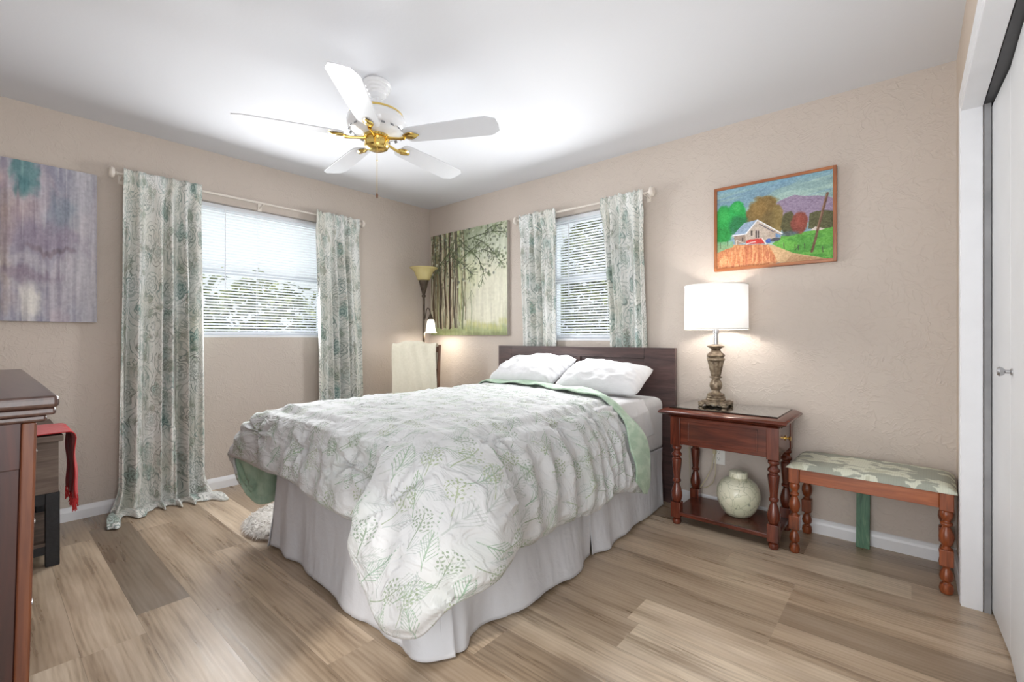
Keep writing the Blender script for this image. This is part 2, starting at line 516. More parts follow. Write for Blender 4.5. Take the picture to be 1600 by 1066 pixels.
# ------------------------------------------------------------------ mesh helpers
class MB:
    def __init__(s):
        s.v, s.f, s.uv = [], [], []

    def add(s, vs, fs, uvs=None):
        o = len(s.v)
        s.v += [tuple(map(float, p)) for p in vs]
        s.f += [tuple(o + i for i in f) for f in fs]
        s.uv += list(uvs) if uvs is not None else [(0., 0.)] * len(vs)
        return s

    def box(s, x0, x1, y0, y1, z0, z1, mat=None):
        v = [(x, y, z) for x in (x0, x1) for y in (y0, y1) for z in (z0, z1)]
        if mat is not None:
            v = [tuple(mat @ Vector(p)) for p in v]
        return s.add(v, [(0, 1, 3, 2), (4, 6, 7, 5), (0, 4, 5, 1), (2, 3, 7, 6), (0, 2, 6, 4), (1, 5, 7, 3)])

    def lathe(s, prof, seg=24, loc=(0, 0, 0), caps=True, mat=None, flute=0, amp=0.):
        vs, fs = [], []
        for r, z in prof:
            for i in range(seg):
                a = 2 * PI * i / seg
                rr = r * (1 + (amp * math.cos(flute * a) if flute else 0))
                vs.append((rr * math.cos(a), rr * math.sin(a), z))
        n = len(prof)
        for j in range(n - 1):
            for i in range(seg):
                k = (i + 1) % seg
                fs.append((j * seg + i, j * seg + k, (j + 1) * seg + k, (j + 1) * seg + i))
        if caps:
            fs.append(tuple(range(seg))[::-1])
            fs.append(tuple((n - 1) * seg + i for i in range(seg)))
        if mat is not None:
            vs = [tuple(mat @ Vector(p)) for p in vs]
        vs = [(x + loc[0], y + loc[1], z + loc[2]) for x, y, z in vs]
        return s.add(vs, fs)

    def tube(s, pts, r, seg=10, caps=True):
        pts = [Vector(p) for p in pts]
        n = len(pts)
        rs = r if isinstance(r, (list, tuple)) else [r] * n
        vs, fs = [], []
        up = Vector((0, 0, 1))
        prev = None
        for i, p in enumerate(pts):
            t = (pts[min(i + 1, n - 1)] - pts[max(i - 1, 0)]).normalized()
            a = prev if prev is not None else (up if abs(t.z) < .9 else Vector((1, 0, 0)))
            a = (a - t * a.dot(t)).normalized()
            prev = a
            b = t.cross(a)
            for k in range(seg):
                q = 2 * PI * k / seg
                vs.append(p + (a * math.cos(q) + b * math.sin(q)) * rs[i])
        for j in range(n - 1):
            for i in range(seg):
                k = (i + 1) % seg
                fs.append((j * seg + i, j * seg + k, (j + 1) * seg + k, (j + 1) * seg + i))
        if caps:
            fs.append(tuple(range(seg))[::-1])
            fs.append(tuple((n - 1) * seg + i for i in range(seg)))
        return s.add(vs, fs)

    def grid(s, P, UV=None, closed=False):
        """P[j][i] points"""
        P = np.asarray(P)
        nj, ni = P.shape[:2]
        vs = P.reshape(-1, 3)
        fs = []
        for j in range(nj - 1):
            for i in range(ni if closed else ni - 1):
                k = (i + 1) % ni
                fs.append((j * ni + i, j * ni + k, (j + 1) * ni + k, (j + 1) * ni + i))
        return s.add(vs, fs, None if UV is None else np.asarray(UV).reshape(-1, 2).tolist())

    def build(s, name, m, parent=None, smooth=False, bevel=0., solid=0., sub=0, loc=None, rot=None, origin=True, auto=None):
        """origin: the mesh's object origin is put at the base centre of its points"""
        me = bpy.data.meshes.new(name)
        V_ = np.array(s.v)
        o0 = np.zeros(3)
        if parent is None and origin and loc is None:
            o0 = np.array([(V_[:, 0].min() + V_[:, 0].max()) / 2, (V_[:, 1].min() + V_[:, 1].max()) / 2, V_[:, 2].min()])
        me.from_pydata([tuple(p) for p in (V_ - o0)], [], s.f)
        me.validate()
        if any(u != (0., 0.) for u in s.uv[:50] + s.uv[-50:]):
            ul = me.uv_layers.new(name='UVMap')
            vi = np.zeros(len(me.loops), dtype=np.int32)
            me.loops.foreach_get('vertex_index', vi)
            ul.data.foreach_set('uv', np.array(s.uv)[vi].astype(np.float32).ravel())
        o = bpy.data.objects.new(name, me)
        COL.objects.link(o)
        o.location = o0 if loc is None else loc
        if rot:
            o.rotation_euler = rot
        if m:
            for mm in (m if isinstance(m, (list, tuple)) else [m]):
                me.materials.append(M[mm])
        if smooth:
            me.polygons.foreach_set('use_smooth', [True] * len(me.polygons))
            if auto is not None or not (sub or solid):
                try:
                    me.set_sharp_from_angle(angle=math.radians(auto or 42))
                except Exception:
                    pass
        if parent is not None:
            o.parent = parent
            if loc is None:
                # part vertices are given in world space; express them in the parent's frame
                o.matrix_parent_inverse = parent.matrix_basis.inverted()
        if solid:
            q = o.modifiers.new('thickness', 'SOLIDIFY')
            q.thickness = abs(solid)
            q.offset = 1 if solid > 0 else -1
            if isinstance(m, (list, tuple)) and len(m) > 1:
                q.material_offset = 1
                q.material_offset_rim = 0
        if bevel:
            q = o.modifiers.new('bevel', 'BEVEL')
            q.width = bevel
            q.segments = 3
            q.limit_method = 'ANGLE'
            q.angle_limit = math.radians(40)
            q.harden_normals = False
        if sub:
            q = o.modifiers.new('sub', 'SUBSURF')
            q.levels = q.render_levels = sub
        return o


def tag(o, label, cat, group=None, kind=None):
    if label:
        o['label'] = label
    if cat:
        o['category'] = cat
    if group:
        o['group'] = group
    if kind:
        o['kind'] = kind
    return o


def thing(name, label, cat, loc=(0, 0, 0), rz=0., group=None):
    o = bpy.data.objects.new(name, None)
    o.empty_display_size = .1
    COL.objects.link(o)
    o.location = loc
    o.rotation_euler = (0, 0, rz)
    return tag(o, label, cat, group)


def struct(mb, name, m, parent=None, **kw):
    o = mb.build(name, m, parent, **kw)
    if parent is None:
        o['kind'] = 'structure'
    return o


def box(*a):
    return MB().box(*a)


# numpy value noise
def _h(ix, iy, seed):
    n = (ix.astype(np.int64) * 374761393 + iy.astype(np.int64) * 668265263 + seed * 1442695041) & 0x7fffffff
    n = ((n ^ (n >> 13)) * 1274126177) & 0x7fffffff
    return ((n ^ (n >> 16)) & 0xffff) / 65535.


def vn(x, y, seed=0):
    x = np.asarray(x, float)
    y = np.asarray(y, float)
    x, y = np.broadcast_arrays(x, y)
    ix, iy = np.floor(x), np.floor(y)
    fx, fy = x - ix, y - iy
    fx = fx * fx * (3 - 2 * fx)
    fy = fy * fy * (3 - 2 * fy)
    a, b = _h(ix, iy, seed), _h(ix + 1, iy, seed)
    c, d = _h(ix, iy + 1, seed), _h(ix + 1, iy + 1, seed)
    return (a * (1 - fx) + b * fx) * (1 - fy) + (c * (1 - fx) + d * fx) * fy


def fbm(x, y, seed=0, o=4):
    t, a, n = 0, 1., 0
    for i in range(o):
        t = t + a * vn(np.asarray(x) * 2 ** i, np.asarray(y) * 2 ** i, seed + i * 7)
        n += a
        a *= .5
    return t / n


def sstep(x, a, b):
    t = np.clip((x - a) / (b - a), 0, 1)
    return t * t * (3 - 2 * t)


def normals(P):
    du = np.gradient(P, axis=1)
    dv = np.gradient(P, axis=0)
    n = np.cross(du, dv)
    return n / (np.linalg.norm(n, axis=2, keepdims=True) + 1e-9)


# ------------------------------------------------------------------ room shell
RX, FY, H = 3.985, -3.55, 2.44


def wall(name, axis, c0, c1, a0, a1, holes, m, z1=H, z0=0.):
    """wall slab between c0..c1 across, a0..a1 along, holes (b0, b1, z0, z1)"""
    xs = sorted({a0, a1, *[h[0] for h in holes], *[h[1] for h in holes]})
    zs = sorted({z0, z1, *[h[2] for h in holes], *[h[3] for h in holes]})
    mb = MB()
    hole = lambda a, z: any(h[0] < a < h[1] and h[2] < z < h[3] for h in holes)
    P = lambda a, c, z: (c, a, z) if axis == 'x' else (a, c, z)
    n = len(xs) - 1
    k = len(zs) - 1
    solid = [[not hole((xs[i] + xs[i + 1]) / 2, (zs[j] + zs[j + 1]) / 2) for j in range(k)] for i in range(n)]
    S_ = lambda i, j: 0 <= i < n and 0 <= j < k and solid[i][j]
    for i in range(n):
        for j in range(k):
            if not solid[i][j]:
                continue
            A0, A1, Z0, Z1 = xs[i], xs[i + 1], zs[j], zs[j + 1]
            for c in (c0, c1):
                mb.add([P(A0, c, Z0), P(A1, c, Z0), P(A1, c, Z1), P(A0, c, Z1)], [(0, 1, 2, 3)])
            if not S_(i - 1, j): mb.add([P(A0, c0, Z0), P(A0, c1, Z0), P(A0, c1, Z1), P(A0, c0, Z1)], [(0, 1, 2, 3)])
            if not S_(i + 1, j): mb.add([P(A1, c0, Z0), P(A1, c1, Z0), P(A1, c1, Z1), P(A1, c0, Z1)], [(0, 1, 2, 3)])
            if not S_(i, j - 1): mb.add([P(A0, c0, Z0), P(A0, c1, Z0), P(A1, c1, Z0), P(A1, c0, Z0)], [(0, 1, 2, 3)])
            if not S_(i, j + 1): mb.add([P(A0, c0, Z1), P(A0, c1, Z1), P(A1, c1, Z1), P(A1, c0, Z1)], [(0, 1, 2, 3)])
    return struct(mb, name, m)


W1 = (-2.24, -1.10, 1.10, 2.085)   # left wall window: y0 y1 z0 z1
W2 = (1.52, 2.22, 1.075, 2.085)    # back wall window: x0 x1 z0 z1
wall('wall_left', 'x', -.16, 0, FY, 0, [W1], 'wall_paint')
wall('wall_back', 'y', 0, .16, -.16, RX + .16, [W2], 'wall_paint')
CL0, CL1, CLZ = -1.98, -.443, 2.044
wall('wall_right', 'x', RX, RX + .06, FY, 0, [(CL0, CL1, -.001, CLZ), (-3.45, -2.5, -.001, 2.2)], 'wall_paint_peach')  # the second hole is a doorway added to admit the side fill
wall('wall_front', 'y', FY - .16, FY, -.16, RX + .16, [(2.75, 3.85, .1, 2.3)], 'wall_paint')  # hole added so the fill behind the camera reaches the room
struct(box(-.16, 4.78, FY - .16, .16, H, H + .1), 'ceiling', 'ceiling_paint')
# closet interior shell
cb = MB()
cb.box(4.72, 4.78, CL0 - .1, 0, 0, H)
cb.box(RX + .06, 4.72, -.06, 0, 0, H)
cb.box(RX + .06, 4.72, CL0 - .1, CL0 - .04, 0, H)
struct(cb, 'wall_closet', 'wall_paint')

# floor of individual planks in one mesh
rng = np.random.RandomState(11)
fv, ff, fuv, ft = [], [], [], []
PW, PL = .179, 1.22
k0 = math.floor((FY + 2.505) / PW)
for k in range(k0, int(2.6 / PW) + 2):
    y0 = -2.505 + k * PW
    if y0 > 0.0 or y0 + PW < FY - .1:
        continue
    y1 = min(y0 + PW, .0)
    off = {0: .49, -1: .285, 1: -.1, 8: 3.43 - PL, 9: 3.43, 10: 3.126, 11: 2.6, 7: 3.43}.get(k, rng.rand() * PL) % PL
    x = off - PL
    while x < 4.75:
        xa, xb = max(x, -.05), min(x + PL, 4.75)
        if xb > xa:
            t = rng.choice([.12, .35, .5, .62, .8], p=[.14, .26, .3, .18, .12]) + rng.uniform(-.06, .06)
            t += .16 if xa > 2.4 else 0  # right-hand planks paler: the brighter light on that side, put into tone
            key = (k, round((x - off) / PL))
            t = {(-1, 0): .06, (0, 0): .52, (-1, 1): .6, (1, 0): .62}.get(key, t)
            b = len(fv)
            fv += [(xa, y0, 0), (xb, y0, 0), (xb, y1, 0), (xa, y1, 0)]
            ff.append((b, b + 1, b + 2, b + 3))
            fuv += [(xa - x, 0), (xb - x, 0), (xb - x, PW), (xa - x, PW)]
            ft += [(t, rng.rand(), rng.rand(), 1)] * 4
        x += PL
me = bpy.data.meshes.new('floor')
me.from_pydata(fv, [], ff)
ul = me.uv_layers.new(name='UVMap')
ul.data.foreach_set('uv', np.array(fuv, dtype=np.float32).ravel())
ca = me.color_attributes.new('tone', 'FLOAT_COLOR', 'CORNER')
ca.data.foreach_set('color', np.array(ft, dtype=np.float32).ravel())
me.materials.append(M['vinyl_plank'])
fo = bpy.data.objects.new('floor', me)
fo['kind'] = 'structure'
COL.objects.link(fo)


def baseboard(name, x0, x1, y0, y1, along):
    prof = [(0, 0), (.016, 0), (.016, .052), (.012, .064), (.006, .076), (0, .08)]
    mb = MB()
    rows = []
    for t in (0, 1):
        row = []
        for d_, z in prof:
            if along == 'y':
                row.append((x0 + d_, y0 + (y1 - y0) * t, z))
            else:
                row.append((x0 + (x1 - x0) * t, y0 - d_, z))
        rows.append(row)
    n = len(prof)
    mb.add(rows[0] + rows[1], [(i, i + 1, n + i + 1, n + i) for i in range(n - 1)] + [tuple(range(n)), tuple(range(2 * n - 1, n - 1, -1))])
    return struct(mb, name, 'white_trim')


baseboard('baseboard_left', .0, .0, FY, -.0, 'y')
baseboard('baseboard_back', .016, RX, .0, .0, 'x')
struct(box(RX - .014, RX, -.36, -.018, 0, .08), 'baseboard_right', 'white_trim', bevel=.004)

# closet opening: casing, jambs, head, track, bifold leaves
c_ = MB()
c_.box(RX - .014, RX, CL1, CL1 + .072, 0, CLZ + .072)
c_.box(RX - .014, RX, CL0 - .072, CL0, 0, CLZ + .072)
c_.box(RX - .014, RX, CL0, CL1, CLZ, CLZ + .072)
struct(c_, 'trim_1', 'white_trim', bevel=.003)
c_ = MB()
c_.box(RX - .012, RX + .052, CL1 - .018, CL1, 0, CLZ)
c_.box(RX - .012, RX + .052, CL0, CL0 + .018, 0, CLZ)
c_.box(RX - .012, RX + .052, CL0 + .018, CL1 - .018, CLZ - .018, CLZ)
struct(c_, 'trim_2', 'white_trim', bevel=.002)
c_ = MB()
c_.box(RX + .055, RX + .075, CL1 - .02, CL1 + .10, 0, CLZ + .03)
struct(c_, 'trim_3', 'grey_jamb')
struct(box(RX + .056, RX + .105, CL0 + .02, CL1 + .08, CLZ - .012, CLZ + .01), 'trim_4', 'dark_track')


def leaf(name, y0, y1, x0, x1, knob):
    """door panel whose face runs from (x0,y0) to (x1,y1)"""
    dx, dy = x1 - x0, y1 - y0
    a = math.atan2(dy, dx)
    Ln = math.hypot(dx, dy)
    mt = Matrix.Translation((x0, y0, 0)) @ Matrix.Rotation(a, 4, 'Z')
    o = struct(MB().box(0, Ln, 0, .03, .012, CLZ - .022, mt), name, 'white_door', bevel=.003)
    if knob:
        k = MB().lathe([(.012, 0), (.012, .003), (.006, .006), (.006, .016), (.013, .022), (.016, .03), (.012, .036), (.001, .037)], 20,
                       mat=mt @ Matrix.Translation((knob, 0, .985)) @ Matrix.Rotation(PI / 2, 4, 'X'))
        kk = k.build('door_knob', 'nickel', o, smooth=True)
        kk['label'] = 'small round brushed metal knob'
    return o


leaf('door_1', -.392, -.790, 4.060, 4.075, 0)
leaf('door_2', -.793, -1.40, 4.075, 4.060, .055)
leaf('door_3', -1.405, -1.96, 4.060, 4.072, 0)


# ------------------------------------------------------------------ windows, blinds
def window(name, axis, a0, a1, z0, z1, blind_label):
    """single hung vinyl window set 10 cm back in its reveal; s = outward sign handled by P"""
    out = -1 if axis == 'x' else 1

    def bx(mb, A0, A1, d0, d1, Z0, Z1):
        c0, c1 = out * d0, out * d1
        c0, c1 = min(c0, c1), max(c0, c1)
        if axis == 'x':
            mb.box(c0, c1, A0, A1, Z0, Z1)
        else:
            mb.box(A0, A1, c0, c1, Z0, Z1)
    mb = MB()
    f = .045
    bx(mb, a0, a0 + f, .09, .15, z0, z1)
    bx(mb, a1 - f, a1, .09, .15, z0, z1)
    bx(mb, a0 + f, a1 - f, .09, .15, z0, z0 + f)
    bx(mb, a0 + f, a1 - f, .09, .15, z1 - f, z1)
    zm = (z0 + z1) / 2 - .0
    bx(mb, a0 + f, a1 - f, .10, .14, zm - .025, zm + .025)
    root = struct(mb, name, 'vinyl_frame', bevel=.003)
    for k, (za, zb, d) in enumerate(((z0 + f, zm - .02, .108), (zm + .02, z1 - f, .128))):
        p = MB()
        bx(p, a0 + f, a1 - f, d, d + .004, za, zb)
        p.build('pane', 'window_glass', root)
    sl = MB()
    bx(sl, a0 + .001, a1 - .001, .0, .088, z0, z0 + .018)
    sl.build('window_sill', 'white_trim', root, bevel=.003)
    # mini blind inside the reveal
    mid = (a0 + a1) / 2
    loc = (out * .045, mid, z0 + .02) if axis == 'x' else (mid, out * .045, z0 + .02)
    t = thing('window_blind', blind_label, 'blind', loc)
    t['group'] = 'mini blinds in the windows'
    b = MB()
    bx(b, a0 + .008, a1 - .008, .03, .058, z1 - .032, z1 - .004)
    b.build('headrail', 'blind_slat', t, bevel=.002)
    b = MB()
    bx(b, a0 + .01, a1 - .01, .032, .056, z0 + .024, z0 + .042)
    b.build('bottom_rail', 'blind_slat', t, bevel=.004)
    b = MB()
    zt, zb = z1 - .045, z0 + .055
    n = int((zt - zb) / .0212)
    for i in range(n + 1):
        z = zb + (zt - zb) * i / n
        tilt = math.radians(42 if z > zm else 31)
        pts = []
        for k in range(5):
            u = (k / 4 - .5)
            dd = .0125 * 2 * u
            cz = .0022 * (1 - 4 * u * u)
            # room side edge lower
            pts.append((.044 + dd * math.cos(tilt), z + dd * math.sin(tilt) + cz))
        vs = []
        for A in (a0 + .012, a1 - .012):
            for dpt, zz in pts:
                vs.append((out * dpt, A, zz) if axis == 'x' else (A, out * dpt, zz))
        b.add(vs, [(k, k + 1, 6 + k, 5 + k) for k in range(4)])
    o = b.build('slats', 'blind_slat', t, smooth=True, auto=80)
    b = MB()
    for fr in ((.14, .5, .86) if a1 - a0 > .9 else (.2, .8)):
        A = a0 + (a1 - a0) * fr
        for dpt in (.029, .060):
            bx(b, A - .001, A + .001, dpt, dpt + .001, z0 + .03, z1 - .03)
    b.build('ladder_cord', 'blind_slat', t)
    b = MB()
    A = a0 + (a1 - a0) * .30
    bx(b, A - .003, A + .003, .022, .028, z0 + .35, z1 - .03)
    b.build('tilt_wand', 'blind_slat', t)
    return t


window('window_1', 'x', *W1, 'white mini blind in the wide window behind the two long curtains')
window('window_2', 'y', *W2, 'white mini blind in the narrow window above the headboard')
wf = MB()  # frame for the added light opening in the front wall, out of view
for a in ((2.75, 2.81), (3.27, 3.33), (3.79, 3.85)):
    wf.box(a[0], a[1], FY - .10, FY - .04, .1, 2.3)
wf.box(2.81, 3.79, FY - .10, FY - .04, .1, .16)
wf.box(2.81, 3.79, FY - .10, FY - .04, 2.24, 2.3)
struct(wf, 'added_opening_frame', 'vinyl_frame')

# ------------------------------------------------------------------ outside
gp = MB().add([(-14, -14, -.25), (-.17, -14, -.25), (-.17, 14, -.25), (-14, 14, -.25)], [(0, 1, 2, 3)])
gp.add([(-.17, .17, -.25), (14, .17, -.25), (14, 14, -.25), (-.17, 14, -.25)], [(0, 1, 2, 3)])
tag(struct(gp, 'ground', 'grass', origin=False), None, None)


def hedge(x0, x1, y0, y1, z0, z1, seed, label):
    """clumps of leaf blades over a bumpy body"""
    r = random.Random(seed)
    mb = MB()
    n = 9000
    for _ in range(n):
        x, y, z = r.uniform(x0, x1), r.uniform(y0, y1), z0 + (z1 - z0) * r.random()
        z *= .85 + .15 * math.sin(x * 3 + y * 2.3)
        s = r.uniform(.06, .14)
        a, b = r.uniform(0, 6.28), r.uniform(-1, 1)
        u = Vector((math.cos(a) * math.cos(b), math.sin(a) * math.cos(b), math.sin(b)))
        w_ = Vector((-math.sin(a), math.cos(a), r.uniform(-.5, .5))) * .45
        p = Vector((x, y, z))
        mb.add([p - u * s, p + w_ * s, p + u * s, p - w_ * s], [(0, 1, 2, 3)])
    o = mb.build('hedge', 'foliage')
    return tag(o, label, 'hedge')


hedge(-3.9, -2.9, -4.6, 2.6, -.25, 2.05, 1, 'leafy hedge outside seen through the slats of the wide window')
hedge(-1.2, 3.4, 2.4, 3.2, -.25, 3.3, 2, 'leafy hedge outside seen through the slats of the narrow window')

# ------------------------------------------------------------------ bed
bed = thing('bed', 'double bed frame with dark brown panelled headboard standing against the back wall', 'bed', (1.91, -1.07, 0))
hb = MB()
HX0, HX1, HF, HB_, HT = 1.06, 2.64, -.085, -.055, 1.03
xsL, xsR = HX0 + .15, 2.423
hb.box(HX0, xsL, HF, HB_, 0, HT)
hb.box(xsR + .002, HX1, HF, HB_, 0, HT)
hb.box(xsL, xsR, HF, HB_, .955, HT)
hb.box(xsL, xsR, HF, HB_, .25, .42)
hb.box(xsL, 1.262, HF, HB_, .42, .955)
hb.box(1.862, 1.906, HF, HB_, .42, .955)
h_ = hb.build('headboard', 'espresso_x', bed, bevel=.002)
for a, b in ((1.264, 1.86), (1.908, xsR)):
    box(a, b, HF + .014, HB_, .422, .953).build('inset_panel', 'espresso_x', h_)
box(1.26, 2.56, -2.03, -.10, .08, .335).build('box_spring', 'white_cotton', bed, bevel=.02)
for x in (1.31, 2.5):
    for y in (-1.98, -.2):
        box(x - .025, x + .025, y - .025, y + .025, 0, .08).build('leg', 'black_paint', bed)
mt = box(1.25, 2.575, -2.045, -.095, .34, .705).build('mattress', 'white_cotton', smooth=True, bevel=.05)
tag(mt, 'thick white mattress in a fitted sheet lying on the bed', 'mattress')

# comforter: loft from the bed's middle line over the edge to the hem, plus quilting relief
ST = [  # edge x,y | hem x,y,z | cloth hem s,t | weight (length of the span)
    (1.27, -.47, 1.18, -.45, .36, .85, -.47),
    (1.27, -1.25, 1.16, -1.25, .33, .85, -1.25),
    (1.27, -1.80, 1.13, -1.80, .28, .85, -1.80),
    (1.265, -1.97, 1.085, -2.06, .17, .85, -2.15),
    (1.27, -2.03, 1.035, -2.165, .31, .85, -2.38),
    (1.31, -2.065, 1.06, -2.18, .448, 1.00, -2.42),
    (1.42, -2.07, 1.36, -2.165, .440, 1.32, -2.41),
    (1.62, -2.07, 1.64, -2.155, .447, 1.62, -2.40),
    (1.92, -2.07, 1.93, -2.15, .405, 1.93, -2.41),
    (2.18, -2.07, 2.20, -2.145, .395, 2.20, -2.42),
    (2.33, -2.07, 2.40, -2.125, .385, 2.40, -2.42),
    (2.37, -2.07, 2.455, -2.145, .375, 2.47, -2.42),
    (2.41, -2.07, 2.39, -2.225, .372, 2.56, -2.43),
    (2.45, -2.065, 2.51, -2.27, .255, 2.75, -2.44),
    (2.50, -2.045, 2.60, -2.255, .185, 2.88, -2.44),
    (2.535, -2.00, 2.685, -2.215, .19, 3.0, -2.38),
    (2.55, -1.95, 2.745, -2.14, .265, 3.0, -2.24),
    (2.555, -1.90, 2.79, -1.99, .305, 3.0, -2.08),
    (2.56, -1.86, 2.755, -1.855, .350, 3.0, -1.93),
    (2.56, -1.83, 2.67, -1.84, .345, 3.0, -1.86),
    (2.56, -1.77, 2.70, -1.755, .305, 3.0, -1.77),
    (2.56, -1.50, 2.695, -1.50, .305, 3.0, -1.5),
    (2.56, -1.22, 2.70, -1.22, .290, 3.0, -1.22),
    (2.56, -.82, 2.70, -.80, .315, 3.0, -.82),
    (2.56, -.52, 2.695, -.45, .245, 3.0, -.45),
]
ST = np.array(ST)
seg = np.linalg.norm(np.diff(ST[:, 2:5], axis=0), axis=1) * .6 + np.linalg.norm(np.diff(ST[:, :2], axis=0), axis=1) * .4
kn = np.concatenate([[0], np.cumsum(seg)])
NW = 460
ws = np.linspace(0, kn[-1], NW)


def smooth_interp(x, xp, fp):
    """monotone-ish cubic (Catmull-Rom with finite differences)"""
    d = np.gradient(fp, xp)
    for i in range(len(fp)):
        lo = fp[i] - fp[i - 1] if i else 0
        hi = fp[i + 1] - fp[i] if i < len(fp) - 1 else 0
        if i and i < len(fp) - 1 and lo * hi <= 0:
            d[i] *= .35
    k = np.clip(np.searchsorted(xp, x) - 1, 0, len(xp) - 2)
    h = xp[k + 1] - xp[k]
    t = (x - xp[k]) / h
    return ((2 * t**3 - 3 * t**2 + 1) * fp[k] + (t**3 - 2 * t**2 + t) * h * d[k] + (-2 * t**3 + 3 * t**2) * fp[k + 1] + (t**3 - t**2) * h * d[k + 1])


Q = np.stack([smooth_interp(ws, kn, ST[:, i]) for i in range(7)], 1)
EX, EY, HXX, HYY, HZ, CS, CT = Q.T
NT_, NS_ = 58, 62
ZT = .735
P = np.zeros((NT_ + NS_, NW, 3))
UVc = np.zeros((NT_ + NS_, NW, 2))
spx = np.full(NW, 1.91)
spy = np.clip(EY, -1.62, -.50)
a0_ = np.linspace(0, 1, NT_, endpoint=False)[:, None]
P[:NT_, :, 0] = spx * (1 - a0_) + EX * a0_
P[:NT_, :, 1] = spy * (1 - a0_) + EY * a0_
P[:NT_, :, 2] = ZT + .012 * (1 - a0_ ** 2) - .028 * sstep(a0_, .90, 1.0)
UVc[:NT_, :, 0] = P[:NT_, :, 0]
UVc[:NT_, :, 1] = P[:NT_, :, 1]
q = np.linspace(0, 1, NS_)[:, None]
gq = 1 - (1 - q) ** 2.1
hq = q ** 1.18
P[NT_:, :, 0] = EX + (HXX - EX) * gq
P[NT_:, :, 1] = EY + (HYY - EY) * gq
P[NT_:, :, 2] = (ZT - .028) + (HZ - (ZT - .028)) * hq
UVc[NT_:, :, 0] = EX + (CS - EX) * q
UVc[NT_:, :, 1] = EY + (CT - EY) * q
_wx = np.clip((P[..., 0] - 1.45) / 1.12, 0, 1)
P[..., 1] -= .25 * _wx ** 2.2 * sstep(P[..., 1], -1.35, -.5)
N = normals(P)
# orient outward/upward
sgn = np.sign((N * (P - np.array([1.91, -1.2, .2]))).sum(2, keepdims=True))
N *= sgn
topw = 1 - sstep(np.arange(NT_ + NS_)[:, None, None], NT_ - 10, NT_ + 4)
N = N * (1 - topw) + np.array([0, 0, 1.]) * topw
N /= np.linalg.norm(N, axis=2, keepdims=True)
s_, t_ = UVc[..., 0], UVc[..., 1]
side = np.concatenate([np.zeros(NT_), np.linspace(0, 1, NS_)])[:, None] * np.ones((1, NW))
# tufts
sp = .43
fs_ = (s_ - 1.30) / sp
ft_ = (t_ + 2.22) / sp
ds, dt = (fs_ - np.round(fs_)) * sp, (ft_ - np.round(ft_)) * sp
rr = np.sqrt(ds ** 2 + dt ** 2)
th = np.arctan2(dt, ds)
ti = np.round(fs_) * 3.1 + np.round(ft_) * 7.7
flatten = 1 - .72 * (1 - sstep(side, 0, .12))     # the lying part is pressed flatter
disp = (.020 + .012 * (side > 0)) * (1 - np.exp(-(rr / .085) ** 1.1)) * flatten
disp += .0105 * np.cos(th * 6 + ti + 2 * np.sin(th * 2 + ti)) * np.exp(-(rr / .10)) * (1 - np.exp(-rr / .02)) * flatten * 1.5
# gathers on the hanging right side and round the corner
wm = ws[None, :]
rightness = sstep(wm, kn[17], kn[20])
fold = np.sin(wm * 2 * PI / .118 + 2.2 * np.sin(wm * 5.1) + (side - .5) * (1.6 + np.sin(wm * 7)))
disp += .016 * fold * sstep(side, .02, .5) * rightness * (.5 + .8 * vn(wm * 4, side * 2, 5))
fold2 = np.sin(wm * 2 * PI / .19 + 1.7 * np.sin(wm * 4.3 + 1) + side * 2)
disp += .008 * fold2 * sstep(side, .05, .8) * (1 - rightness)
# soft wrinkles everywhere
disp += .012 * (fbm(s_ * 6 + t_ * 2, t_ * 9, 3, 4) - .5) * (1 + .8 * (side > 0))
rid = 1 - np.abs(2 * fbm(s_ * 5 + 1.5 * t_, t_ * 13 + .6 * s_, 9, 3) - 1)
disp += .010 * (rid ** 4) * (1 - side)
rid2 = 1 - np.abs(2 * fbm(s_ * 9 - 3 * t_, t_ * 7 + 3 * s_, 19, 3) - 1)
disp += .010 * (rid2 ** 6) * sstep(side, 0, .3)
disp *= np.minimum(1, .35 + 1.0 * sstep(1 - side, 0, .12))      # pressed seam at the hem
P += N * disp[..., None]
P[..., 2] = np.maximum(P[..., 2], .02)
mb = MB().grid(P, UVc)
cf = mb.build('comforter', ['comforter_cloth', 'mint_cloth'], None, smooth=True)
tag(cf, 'puffy white comforter printed with green herb sprigs spread over the bed', 'comforter')
sol = cf.modifiers.new('thickness', 'SOLIDIFY')
sol.thickness = .014
# which side is out?
nrm = np.cross(P[20, 101] - P[20, 100], P[21, 100] - P[20, 100])
sol.offset = -1 if nrm[2] > 0 else -1
if nrm[2] < 0:
    cf.data.flip_normals()
sol.material_offset = 1
# turned-back edge at the head end shows the mint lining
e1 = P[::-1, 0][:NS_ + NT_]
e1 = P[:, 0][::-1]
i1 = (P[:, 14] - P[:, 0])[::-1]
e2 = P[:, -1]
i2 = P[:, -15] - P[:, -1]
n1 = N[:, 0][::-1]
n2 = N[:, -1]
E_ = np.concatenate([e1, e2])
I_ = np.concatenate([i1, i2])
N_ = np.concatenate([n1, n2])
for _ in range(30):
    E_[1:-1] = .25 * E_[:-2] + .5 * E_[1:-1] + .25 * E_[2:]
    I_[1:-1] = .25 * I_[:-2] + .5 * I_[1:-1] + .25 * I_[2:]
    N_[1:-1] = .25 * N_[:-2] + .5 * N_[1:-1] + .25 * N_[2:]
mid_ = len(e1)
hd = np.array([0, -1., 0])
I_ /= np.linalg.norm(I_, axis=1, keepdims=True) + 1e-9
for i in range(len(I_)):
    k_ = sstep(abs(i - mid_), 20, NT_)
    I_[i] = I_[i] * k_ + hd * (1 - k_)
I_ /= np.linalg.norm(I_, axis=1, keepdims=True)
N_ /= np.linalg.norm(N_, axis=1, keepdims=True)
j = np.arange(len(E_)) / (len(E_) - 1)
